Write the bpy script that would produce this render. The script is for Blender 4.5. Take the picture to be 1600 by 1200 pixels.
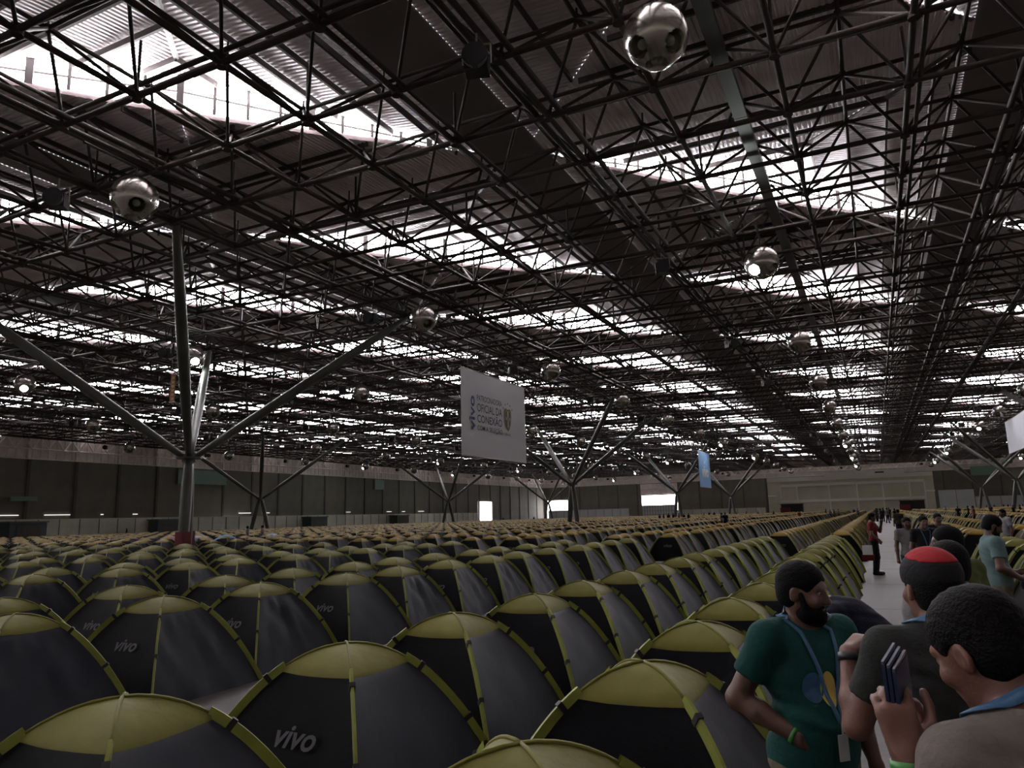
import bpy, bmesh, math, random
import numpy as np
from mathutils import Vector, Matrix, noise
from mathutils.bvhtree import BVHTree

random.seed(11)
RNG = np.random.default_rng(11)
S = bpy.context.scene
COL = S.collection
for _o in list(bpy.data.objects):
    bpy.data.objects.remove(_o)

# ------------------------------------------------------------------ camera, light, exposure
EYE = 1.9
CAM_R = Vector((0.89799, 0.43921, -0.02656))
CAM_U = Vector((0.10146, -0.14794, 0.98378))
CAM_F = Vector((-0.42815, 0.88612, 0.17741))
cam = bpy.data.cameras.new('camera')
cam.sensor_width = 36.0
cam.lens = 1150.0 / 1600.0 * 36.0
cam.clip_start = 0.05
cam.clip_end = 1000.0
camo = bpy.data.objects.new('camera', cam)
COL.objects.link(camo)
camo.matrix_world = Matrix((
    (CAM_R.x, CAM_U.x, -CAM_F.x, 0.0),
    (CAM_R.y, CAM_U.y, -CAM_F.y, 0.0),
    (CAM_R.z, CAM_U.z, -CAM_F.z, EYE),
    (0, 0, 0, 1)))
S.camera = camo
S.view_settings.view_transform = 'Standard'
S.view_settings.look = 'None'
S.view_settings.exposure = 0.78
S.view_settings.gamma = 1.0
S.view_settings.use_curve_mapping = False

world = bpy.data.worlds.new('overcast_sky')
S.world = world
world.use_nodes = True
_bg = world.node_tree.nodes['Background']
_bg.inputs[0].default_value = (0.93, 0.95, 1.0, 1)
_bg.inputs[1].default_value = 1.0

SKYLIGHT = 34.0     # radiance of the daylit roof panes
DOORLIGHT = 5.0     # radiance of the daylit doorways
LAMP = 120.0        # radiance of a burning lamp lens


def seen(p):
    """(x, y, depth) of a world point in the 1600x1200 frame; used only to sort copies by size."""
    d = Vector(p) - Vector((0, 0, EYE))
    z = d.dot(CAM_F)
    if z < 0.05:
        return -9999.0, -9999.0, z
    return 800 + 1150 * d.dot(CAM_R) / z, 600 - 1150 * d.dot(CAM_U) / z, z


# ------------------------------------------------------------------ materials
def M(name, col, rough=0.6, metal=0.0, var=0.12, scale=5.0, bump=0.0, bscale=60.0,
      emit=0.0, sheen=0.0, rnd=0.0, wave=None, coat=0.0, spec=0.5):
    m = bpy.data.materials.new(name)
    m.use_nodes = True
    nt = m.node_tree
    b = nt.nodes['Principled BSDF']
    tc = nt.nodes.new('ShaderNodeTexCoord')
    n = nt.nodes.new('ShaderNodeTexNoise')
    n.inputs['Scale'].default_value = scale
    n.inputs['Detail'].default_value = 5.0
    nt.links.new(tc.outputs['Object'], n.inputs['Vector'])
    mr = nt.nodes.new('ShaderNodeMapRange')
    mr.inputs['From Min'].default_value = 0.25
    mr.inputs['From Max'].default_value = 0.75
    mr.inputs['To Min'].default_value = 1.0 - var
    mr.inputs['To Max'].default_value = 1.0 + var
    nt.links.new(n.outputs['Fac'], mr.inputs['Value'])
    last = mr.outputs['Result']
    if rnd > 0:
        oi = nt.nodes.new('ShaderNodeObjectInfo')
        r2 = nt.nodes.new('ShaderNodeMapRange')
        r2.inputs['To Min'].default_value = 1.0 - rnd
        r2.inputs['To Max'].default_value = 1.0 + rnd
        nt.links.new(oi.outputs['Random'], r2.inputs['Value'])
        mu = nt.nodes.new('ShaderNodeMath')
        mu.operation = 'MULTIPLY'
        nt.links.new(last, mu.inputs[0])
        nt.links.new(r2.outputs['Result'], mu.inputs[1])
        last = mu.outputs[0]
    vm = nt.nodes.new('ShaderNodeVectorMath')
    vm.operation = 'SCALE'
    vm.inputs[0].default_value = col[:3]
    nt.links.new(last, vm.inputs['Scale'])
    nt.links.new(vm.outputs['Vector'], b.inputs['Base Color'])
    b.inputs['Roughness'].default_value = rough
    b.inputs['Metallic'].default_value = metal
    b.inputs['Specular IOR Level'].default_value = spec
    b.inputs['Sheen Weight'].default_value = sheen
    b.inputs['Coat Weight'].default_value = coat
    if emit > 0:
        b.inputs['Emission Color'].default_value = (col[0], col[1], col[2], 1)
        b.inputs['Emission Strength'].default_value = emit
    if bump > 0:
        bp = nt.nodes.new('ShaderNodeBump')
        bp.inputs['Strength'].default_value = bump
        bp.inputs['Distance'].default_value = 0.02
        if wave:
            w = nt.nodes.new('ShaderNodeTexWave')
            w.bands_direction = wave
            w.inputs['Scale'].default_value = bscale
            nt.links.new(tc.outputs['Object'], w.inputs['Vector'])
            nt.links.new(w.outputs['Fac'], bp.inputs['Height'])
        else:
            n2 = nt.nodes.new('ShaderNodeTexNoise')
            n2.inputs['Scale'].default_value = bscale
            n2.inputs['Detail'].default_value = 4.0
            nt.links.new(tc.outputs['Object'], n2.inputs['Vector'])
            nt.links.new(n2.outputs['Fac'], bp.inputs['Height'])
        nt.links.new(bp.outputs['Normal'], b.inputs['Normal'])
    return m


MAT = {
    'floor': M('concrete_floor', (0.0624, 0.0507, 0.0446), 0.6, var=0.18, scale=0.8, bump=0.15, bscale=12),
    'joint': M('floor_joint', (0.12, 0.11, 0.10), 0.8),
    'wall_dark': M('dark_wall_panel', (0.1520, 0.1400, 0.1120), 0.75, var=0.2, scale=0.35, rnd=0.12),
    'pilaster': M('dark_wall_post', (0.0800, 0.0720, 0.0640), 0.75),
    'clad': M('upper_cladding', (0.86, 0.77, 0.72), 0.7, var=0.15, scale=0.8),
    'clad_rib': M('cladding_rib', (0.94, 0.88, 0.83), 0.6, var=0.15),
    'hoard': M('grey_hoarding', (0.5776, 0.5776, 0.4712), 0.65, var=0.12, scale=0.7, rnd=0.12),
    'hoard_white': M('white_hoarding', (0.62, 0.64, 0.66), 0.6, var=0.06, scale=0.5, rnd=0.06),
    'hoard_post': M('hoarding_post', (0.13, 0.13, 0.11), 0.6),
    'beige': M('beige_board', (0.70, 0.68, 0.53), 0.7, var=0.08, scale=0.3, rnd=0.06),
    'offwhite': M('offwhite_frame', (0.95, 0.96, 0.88), 0.6, var=0.05),
    'steel': M('dusty_steel', (0.0528, 0.0432, 0.0392), 0.75, 0.0, var=0.25, scale=2.0, spec=0.2),
    'steel_far': M('dusty_steel_far', (0.0528, 0.0432, 0.0392), 0.75, 0.0, var=0.15, scale=0.5, spec=0.2),
    'steel_pale': M('pale_steel', (0.36, 0.33, 0.29), 0.45, 0.4, var=0.2, scale=3.0),
    'column': M('grey_green_column_paint', (0.1080, 0.1120, 0.1000), 0.4, 0.2, var=0.15, scale=1.5),
    'sheet': M('ribbed_roof_sheet', (0.85, 0.80, 0.82), 0.5, 0.0, var=0.12, scale=0.6),
    'valley': M('weathered_roof_sheet', (0.82, 0.755, 0.77), 0.55, 0.0, var=0.15, scale=0.5),
    'gutter_dark': M('dark_roof_gutter', (0.20, 0.17, 0.165), 0.6, 0.0, var=0.2, scale=0.5),
    'gutter': M('roof_gutter', (0.2720, 0.2080, 0.2080), 0.5, 0.0, var=0.2, scale=1.5),
    'purlin': M('roof_purlin', (0.06, 0.05, 0.048), 0.55, 0.2, var=0.2),
    'pane': M('daylit_roof_pane', (1.0, 0.965, 1.0), 0.3, var=0.0, emit=SKYLIGHT),
    'door_light': M('daylit_doorway', (1.0, 0.97, 1.0), 0.3, var=0.0, emit=DOORLIGHT),
    'slit': M('daylit_slit', (1.0, 0.95, 0.9), 0.3, var=0.0, emit=0.8),
    'chrome': M('spun_aluminium', (0.60, 0.58, 0.54), 0.22, 1.0, var=0.06, scale=3.0),
    'cup': M('reflector_cup', (0.42, 0.41, 0.36), 0.2, 1.0, var=0.1),
    'lens_off': M('unlit_lens', (0.30, 0.31, 0.27), 0.08, 0.2, var=0.02, coat=0.6),
    'lens_on': M('burning_lens', (0.93, 1.0, 0.96), 0.3, var=0.0, emit=LAMP),
    'black': M('black_housing', (0.012, 0.012, 0.013), 0.5),
    'banner_white': M('white_banner_vinyl', (0.8000, 0.8200, 0.8820), 0.6, var=0.03, scale=0.3),
    'banner_blue': M('blue_banner_vinyl', (0.2048, 0.4224, 0.8160), 0.6, var=0.04, scale=0.3),
    'banner_red': M('red_banner_vinyl', (0.45, 0.05, 0.04), 0.6, var=0.05),
    'print_purple': M('print_indigo', (0.07, 0.085, 0.27), 0.7, var=0.02),
    'print_grey': M('print_slate', (0.09, 0.095, 0.14), 0.7, var=0.02),
    'print_olive': M('print_olive', (0.20, 0.20, 0.13), 0.7, var=0.03),
    'print_gold': M('print_gold', (0.5580, 0.4140, 0.0800), 0.7, var=0.03),
    'print_white': M('print_white', (0.80, 0.80, 0.80), 0.7, var=0.02),
    'sign_green': M('pale_green_sign', (0.1760, 0.2720, 0.2240), 0.5, var=0.05),
    'cap_olive': M('tent_cap_olive', (0.1480, 0.1376, 0.0232), 0.65, var=0.10, scale=6, bump=0.25, bscale=14, rnd=0.10, spec=0.25),
    'cap_gold': M('tent_cap_gold', (0.2200, 0.1428, 0.0106), 0.6, var=0.10, scale=6, bump=0.2, bscale=14, rnd=0.12, spec=0.25),
    'sleeve': M('tent_sleeve_lime', (0.2000, 0.2240, 0.0280), 0.5, var=0.12, scale=10),
    'sleeve_gold': M('tent_sleeve_gold', (0.1920, 0.1600, 0.0280), 0.5, var=0.12, scale=10),
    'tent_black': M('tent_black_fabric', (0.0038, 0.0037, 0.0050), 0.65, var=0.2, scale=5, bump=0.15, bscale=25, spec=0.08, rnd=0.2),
    'tent_slate': M('tent_slate_panel', (0.0131, 0.0144, 0.0232), 0.55, var=0.2, scale=4, bump=0.15, bscale=8, rnd=0.2, spec=0.25),  # right-hand (+x) panel only, paler and bluer than the other three
    'tent_print': M('tent_logo_print', (0.0680, 0.0680, 0.0720), 0.7, var=0.08, scale=30),
    'strap': M('tent_black_strap', (0.008, 0.008, 0.008), 0.6),
    'seam': M('tent_seam', (0.30, 0.31, 0.14), 0.6, var=0.1),
    'red_wrap': M('red_wrap', (0.1600, 0.0144, 0.0160), 0.6, var=0.15),
    'cloth_blue': M('light_blue_cloth', (0.0720, 0.2520, 0.3720), 0.8, var=0.1),
    'cloth_pink': M('pink_cloth', (0.3600, 0.0960, 0.1680), 0.8, var=0.1),
    'cloth_grey': M('pale_cloth', (0.2760, 0.3120, 0.3120), 0.8, var=0.1),
    'skin': M('skin_tan', (0.1008, 0.0490, 0.0310), 0.5, var=0.10, scale=14, bump=0.08, bscale=120),
    'skin_pink': M('skin_pinkish', (0.1480, 0.0664, 0.0448), 0.5, var=0.10, scale=14, bump=0.08, bscale=120),
    'hair': M('dark_hair', (0.0032, 0.0026, 0.0024), 0.7, var=0.3, scale=60, bump=0.5, bscale=140, spec=0.12),
    'eye': M('eye_white', (0.20, 0.19, 0.18), 0.25, var=0.0),
    'iris': M('dark_iris', (0.02, 0.012, 0.008), 0.2, var=0.0),
    'lanyard': M('lanyard_blue', (0.0320, 0.1040, 0.2080), 0.5, var=0.15, scale=60),
    'badge': M('badge_white', (0.3000, 0.3120, 0.3120), 0.3, var=0.1, scale=20),
    'green_band': M('green_wristband', (0.0400, 0.2080, 0.0320), 0.4, var=0.05),
    'watch': M('black_watch', (0.012, 0.012, 0.013), 0.4),
    'silver': M('silver_clasp', (0.7, 0.7, 0.7), 0.2, 1.0),
    'wallet': M('dark_blue_case', (0.0112, 0.0192, 0.0600), 0.35, var=0.1),
    'clear': M('clear_sleeve_edge', (0.13, 0.14, 0.18), 0.2, var=0.1),
}


def C(name, col, rough=0.85, var=0.14, scale=9.0):
    k = 'cloth_' + name
    if k not in MAT:
        MAT[k] = M(k, col, rough, var=var, scale=scale, bump=0.25, bscale=45, spec=0.25)
    return MAT[k]


# ------------------------------------------------------------------ object helpers
def link(o, parent=None):
    COL.objects.link(o)
    if parent is not None:
        o.parent = parent
    return o


def ob(name, me, parent=None, mats=None, loc=None, rz=0.0):
    o = bpy.data.objects.new(name, me)
    if mats is not None and me is not None and len(me.materials) == 0:
        for m in (mats if isinstance(mats, (list, tuple)) else [mats]):
            me.materials.append(MAT[m] if isinstance(m, str) else m)
    if loc is not None:
        o.location = loc
    if rz:
        o.rotation_euler = (0, 0, rz)
    return link(o, parent)


def tag(o, label=None, cat=None, group=None, kind=None):
    if label:
        o['label'] = label
    if cat:
        o['category'] = cat
    if group:
        o['group'] = group
    if kind:
        o['kind'] = kind
    return o


def empty(name, loc=(0, 0, 0), rz=0.0, parent=None):
    o = bpy.data.objects.new(name, None)
    o.empty_display_size = 0.2
    o.location = loc
    o.rotation_euler = (0, 0, rz)
    return link(o, parent)


def copy_tree(o, parent=None):
    c = o.copy()
    link(c, None)
    if parent is not None:
        c.parent = parent
    for ch in list(o.children):
        copy_tree(ch, c)
    return c


def basis(d):
    d = Vector(d).normalized()
    a = Vector((0, 0, 1)) if abs(d.z) < 0.95 else Vector((1, 0, 0))
    x = a.cross(d).normalized()
    return x, d.cross(x).normalized(), d


class MB:
    """collects shapes for one mesh"""
    def __init__(self):
        self.v, self.f, self.m = [], [], []

    def add(self, vs, fs, mi=0):
        n = len(self.v)
        self.v += [tuple(p) for p in vs]
        self.f += [tuple(i + n for i in q) for q in fs]
        self.m += [mi] * len(fs)
        return self

    def box(self, lo, hi, mi=0):
        x0, y0, z0 = lo
        x1, y1, z1 = hi
        vs = [(x0, y0, z0), (x1, y0, z0), (x1, y1, z0), (x0, y1, z0),
              (x0, y0, z1), (x1, y0, z1), (x1, y1, z1), (x0, y1, z1)]
        return self.add(vs, [(0, 3, 2, 1), (4, 5, 6, 7), (0, 1, 5, 4), (1, 2, 6, 5), (2, 3, 7, 6), (3, 0, 4, 7)], mi)

    def obox(self, c, ax, half, mi=0):
        c = Vector(c)
        a = [Vector(ax[i]) * half[i] for i in range(3)]
        vs = [c + a[0] * i + a[1] * j + a[2] * k for k in (-1, 1) for j in (-1, 1) for i in (-1, 1)]
        return self.add(vs, [(0, 2, 3, 1), (4, 5, 7, 6), (0, 1, 5, 4), (1, 3, 7, 5), (3, 2, 6, 7), (2, 0, 4, 6)], mi)

    def tube(self, p0, p1, r0, r1=None, n=8, mi=0, caps=True):
        return self.path([p0, p1], [r0, r0 if r1 is None else r1], n, mi, caps)

    def path(self, pts, rad, n=8, mi=0, caps=True):
        pts = [Vector(p) for p in pts]
        if not isinstance(rad, (list, tuple)):
            rad = [rad] * len(pts)
        vs, fs = [], []
        for i, p in enumerate(pts):
            d = pts[min(i + 1, len(pts) - 1)] - pts[max(i - 1, 0)]
            x, y, _ = basis(d)
            for k in range(n):
                a = 2 * math.pi * k / n
                vs.append(p + (x * math.cos(a) + y * math.sin(a)) * rad[i])
        for i in range(len(pts) - 1):
            for k in range(n):
                k2 = (k + 1) % n
                fs.append((i * n + k, i * n + k2, (i + 1) * n + k2, (i + 1) * n + k))
        if caps:
            fs.append(tuple(range(n))[::-1])
            fs.append(tuple((len(pts) - 1) * n + k for k in range(n)))
        return self.add(vs, fs, mi)

    def ball(self, c, r, nu=12, nv=8, mi=0, sx=(1, 1, 1)):
        c = Vector(c)
        vs, fs = [], []
        for j in range(nv + 1):
            th = math.pi * j / nv
            for i in range(nu):
                a = 2 * math.pi * i / nu
                vs.append(c + Vector((math.sin(th) * math.cos(a) * sx[0], math.sin(th) * math.sin(a) * sx[1], math.cos(th) * sx[2])) * r)
        for j in range(nv):
            for i in range(nu):
                i2 = (i + 1) % nu
                fs.append((j * nu + i, (j + 1) * nu + i, (j + 1) * nu + i2, j * nu + i2))
        return self.add(vs, fs, mi)

    def mesh(self, name='mesh', smooth=False, mats=None):
        me = bpy.data.meshes.new(name)
        me.from_pydata(self.v, [], self.f)
        if mats:
            for m in mats:
                me.materials.append(MAT[m] if isinstance(m, str) else m)
            me.polygons.foreach_set('material_index', self.m)
        if smooth:
            me.polygons.foreach_set('use_smooth', [True] * len(self.f))
        me.update()
        return me

    def build(self, name, mats, parent=None, smooth=False, loc=None, rz=0.0):
        mats = mats if isinstance(mats, (list, tuple)) else [mats]
        return ob(name, self.mesh(name, smooth, mats), parent, None, loc, rz)


def np_mesh(name, V, Q, mats, mi=None, smooth=False):
    """mesh from numpy vertices (n,3) and quads (m,4)"""
    me = bpy.data.meshes.new(name)
    V = np.ascontiguousarray(V, dtype=np.float32)
    Q = np.ascontiguousarray(Q, dtype=np.int32)
    me.vertices.add(len(V))
    me.vertices.foreach_set('co', V.ravel())
    me.loops.add(Q.size)
    me.loops.foreach_set('vertex_index', Q.ravel())
    me.polygons.add(len(Q))
    me.polygons.foreach_set('loop_start', np.arange(0, Q.size, Q.shape[1], dtype=np.int32))
    for m in mats:
        me.materials.append(MAT[m] if isinstance(m, str) else m)
    if mi is not None:
        me.polygons.foreach_set('material_index', np.ascontiguousarray(mi, dtype=np.int32))
    if smooth:
        me.polygons.foreach_set('use_smooth', np.ones(len(Q), dtype=bool))
    me.update(calc_edges=True)
    return me


_fonts = {}


def text_verts(body, shear=0.0, bold=0.0):
    """flat outline text as (verts, faces), height of an upper-case letter about 0.7"""
    key = (body, shear, bold)
    if key in _fonts:
        return _fonts[key]
    cu = bpy.data.curves.new('lettering', 'FONT')
    cu.body = body
    cu.shear = shear
    cu.offset = bold
    cu.resolution_u = 3
    cu.align_x = 'CENTER'
    cu.align_y = 'CENTER'
    o = bpy.data.objects.new('lettering', cu)
    COL.objects.link(o)
    dg = bpy.context.evaluated_depsgraph_get()
    dg.update()
    me = bpy.data.meshes.new_from_object(o.evaluated_get(dg))
    vs = [Vector(v.co) for v in me.vertices]
    fs = [tuple(p.vertices) for p in me.polygons]
    bpy.data.objects.remove(o)
    bpy.data.curves.remove(cu)
    bpy.data.meshes.remove(me)
    _fonts[key] = (vs, fs)
    return vs, fs


def fit_text(body, w, h, shear=0.0, bold=0.0):
    vs, fs = text_verts(body, shear, bold)
    x0, x1 = min(v.x for v in vs), max(v.x for v in vs)
    y0, y1 = min(v.y for v in vs), max(v.y for v in vs)
    return [((v.x - (x0 + x1) / 2) / (x1 - x0) * w, (v.y - (y0 + y1) / 2) / (y1 - y0) * h) for v in vs], fs


# ------------------------------------------------------------------ hall shell
XL, XR, YB, YF = -117.0, 103.0, -60.0, 268.0
Z_LOW, Z_UP, Z_ROOF = 15.6, 17.5, 18.2
Z_STRIP = 12.6

fl = MB().box((XL - 1, YB - 1, -0.3), (XR + 1, YF + 1, 0.0)).build('floor', 'floor')
tag(fl, 'bare grey concrete floor of the exhibition hall', 'floor', kind='structure')
for k in range(14):          # saw-cut joints of the aisle floor
    y = 6.0 + 5.0 * k
    MB().box((-0.48, y, 0.0), (2.1, y + 0.025, 0.002)).build('floor_joint', 'joint', fl)


def hall_wall(name, p0, p1, inward, label, detail=True):
    """dark panelled wall with a paler ribbed strip and lattice bracing above"""
    p0, p1 = Vector(p0), Vector(p1)
    d = (p1 - p0)
    L = d.length
    d.normalize()
    n = Vector(inward)
    rz = math.atan2(d.y, d.x)
    flip = 1.0 if Vector((-d.y, d.x, 0)).dot(n) > 0 else -1.0
    w = MB().box((-0.5, -0.4, 0) if flip > 0 else (-0.5, 0, 0), (L + 0.5, 0.0, 19.8) if flip > 0 else (L + 0.5, 0.4, 19.8))
    wall = w.build(name, 'clad', None, loc=p0, rz=rz)
    tag(wall, label, 'wall', kind='structure')
    if not detail:
        return wall
    step = 7.5
    k = int(L / step)
    step = L / k

    def B(x0, x1, y0, y1, z0, z1):
        ya, yb = sorted((y0 * flip, y1 * flip))
        return MB().box((x0, ya, z0), (x1, yb, z1))
    pm = B(0.06, step - 0.06, 0.0, 0.35, 0.0, Z_STRIP).mesh('wall_panel', False, ['wall_dark'])
    qm = B(-0.22, 0.22, 0.0, 0.5, 0.0, Z_STRIP).mesh('wall_post', False, ['pilaster'])
    rm = B(-0.22, 0.22, 0.0, 0.3, Z_STRIP, 17.6).mesh('cladding_post', False, ['clad_rib'])
    ribs = MB()
    for i in range(6):
        x = step * (i + 0.5) / 6
        ribs.box((x - 0.12, 0 if flip > 0 else -0.1, Z_STRIP), (x + 0.12, 0.1 if flip > 0 else 0, 17.4))
    ribm = ribs.mesh('cladding_ribs', False, ['clad'])
    bm_ = MB()
    for i in range(3):
        x0, x1 = step * i / 3, step * (i + 1) / 3
        bm_.tube((x0, 0.6 * flip, Z_STRIP + 1.6), ((x0 + x1) / 2, 0.6 * flip, Z_STRIP + 3.4), 0.13, n=4)
        bm_.tube(((x0 + x1) / 2, 0.6 * flip, Z_STRIP + 3.4), (x1, 0.6 * flip, Z_STRIP + 1.6), 0.13, n=4)
    bm_.tube((0, 0.6 * flip, Z_STRIP + 1.6), (step, 0.6 * flip, Z_STRIP + 1.6), 0.13, n=4)
    bm_.tube((0, 0.6 * flip, Z_STRIP + 3.4), (step, 0.6 * flip, Z_STRIP + 3.4), 0.13, n=4)
    bm_.tube((0, 0.25 * flip, Z_STRIP + 0.1), (step, 0.25 * flip, Z_STRIP + 0.1), 0.07, n=4)
    brm = bm_.mesh('edge_lattice', False, ['clad_rib'])
    for i in range(k):
        ob('wall_panel', pm, wall, loc=(i * step, 0, 0))
        ob('wall_post', qm, wall, loc=(i * step, 0, 0))
        ob('cladding_post', rm, wall, loc=(i * step, 0, 0))
        ob('cladding_ribs', ribm, wall, loc=(i * step, 0, 0))
        ob('edge_lattice', brm, wall, loc=(i * step, 0, 0))
    return wall


wall_left = hall_wall('wall_left', (XL, YB, 0), (XL, YF, 0), (1, 0, 0), 'long dark panelled hall wall behind the tent rows')
wall_far = hall_wall('wall_far', (XL, YF, 0), (XR, YF, 0), (0, -1, 0), 'dark panelled end wall at the far end of the aisle')
wall_right = hall_wall('wall_right', (XR, YB, 0), (XR, YF, 0), (-1, 0, 0), 'dark side wall of the hall', False)
wall_back = hall_wall('wall_back', (XL, YB, 0), (XR, YB, 0), (0, 1, 0), 'dark end wall of the hall', False)
for w_ in (wall_right, wall_back):
    w_.data.materials[0] = MAT['wall_dark']

# daylit doorways
def doorway(n, x0, y0, x1, y1, z0, z1, label):
    root = empty('door_%d' % n, ((x0 + x1) / 2, (y0 + y1) / 2, 0))
    tag(root, label, 'doorway', kind='structure')
    cx, cy = root.location.x, root.location.y
    m = MB().box((x0 - cx, y0 - cy, z0), (x1 - cx, y1 - cy, z1))
    m.build('daylight_opening', 'door_light', root)
    f = MB()
    if abs(x1 - x0) < abs(y1 - y0):
        for y in (y0, y1):
            f.box((x0 - cx - 0.1, y - cy - 0.12, 0), (x1 - cx + 0.25, y - cy + 0.12, z1 + 0.12))
        f.box((x0 - cx - 0.1, y0 - cy, z1), (x1 - cx + 0.25, y1 - cy, z1 + 0.2))
    else:
        for x in (x0, x1):
            f.box((x - cx - 0.12, y0 - cy - 0.25, 0), (x - cx + 0.12, y1 - cy + 0.1, z1 + 0.12))
        f.box((x0 - cx, y0 - cy - 0.25, z1), (x1 - cx, y1 - cy + 0.1, z1 + 0.2))
    f.build('door_frame', 'hoard_post', root)
    return root


XH = XL + 0.6
doorway(1, XH, 107.8, XH + 0.1, 111.2, 0.2, 3.2, 'small bright daylit doorway in the long wall beside the pale panel hoarding')
doorway(2, XH, 213.5, XH + 0.1, 222.5, 0.4, 7.0, 'square bright daylit opening in the long wall near the tall banner')
doorway(3, -115.5, YF - 0.7, -106.5, YF - 0.6, 0.4, 7.6, 'bright daylit opening in the corner behind the forked columns')
dw = doorway(4, -77.5, YF - 0.7, -64.0, YF - 0.6, 4.7, 8.2, 'wide daylit loading door with a lattice over it')
cx, cy = dw.location.x, dw.location.y
MB().box((10.2 - 4.9, -0.05 - 0.0, 1.0), (13.5 - 6.75, 0.05, 4.7)).build('daylight_opening', 'door_light', dw)
lat = MB()
for i in range(9):
    x = -6.75 + 13.5 * i / 8
    lat.tube((x, -0.4, 8.2), (x, -0.4, 12.4), 0.1, n=4)
    if i < 8:
        lat.tube((x, -0.4, 8.6), (x + 1.69, -0.4, 10.6), 0.08, n=4)
for z in (8.6, 10.6):
    lat.tube((-6.75, -0.4, z), (6.75, -0.4, z), 0.1, n=4)
lat.build('lattice', 'clad_rib', dw)
MB().box((-6.75, -0.1, 8.3), (6.75, 0.0, 12.4)).build('grey_back_panel', 'clad', dw)
gl = MB()
for i in range(13):
    x = -6.75 + 12.0 * i / 12
    gl.box((x - 0.06, -0.3, 0), (x + 0.06, -0.2, 4.7))
for z in (1.2, 2.6, 4.0):
    gl.box((-6.75, -0.3, z), (5.3, -0.2, z + 0.08))
gl.build('glazing_bars', 'hoard_post', dw)
MB().box((-6.75, -0.15, 0), (5.3, -0.05, 4.7)).build('grey_glazing', 'hoard_white', dw)

# slits of daylight above the hoarding
k = 0
for (y0, y1) in ((60, 62.6), (64.5, 71.5), (72.6, 79.5), (82, 82.8), (88, 89.5), (99, 99.8), (112, 117.5), (118.5, 122), (146, 149),
                 (163, 166.5), (170, 172.5), (178, 183)):
    m = MB().box((XH - 0.2, y0, 4.05), (XH - 0.1, y0 + (y1 - y0) * 0.6, 4.14)).build('window_%d' % (k + 1), 'slit')
    tag(m, 'thin slit of daylight low in the long dark wall above the hoarding', 'window', 'slits of daylight above the hoarding', 'structure')
    k += 1

# ------------------------------------------------------------------ roof: folded bays with skylights
BX, BY = 19.3, 20.0
SX, SY = 16.5, 18.3
RISE, DIP = 1.3, 0.5
ceiling = empty('ceiling', (0, 0, Z_ROOF))
tag(ceiling, 'folded ribbed metal roof with rows of wedge-shaped skylights', 'ceiling', kind='structure')


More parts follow.
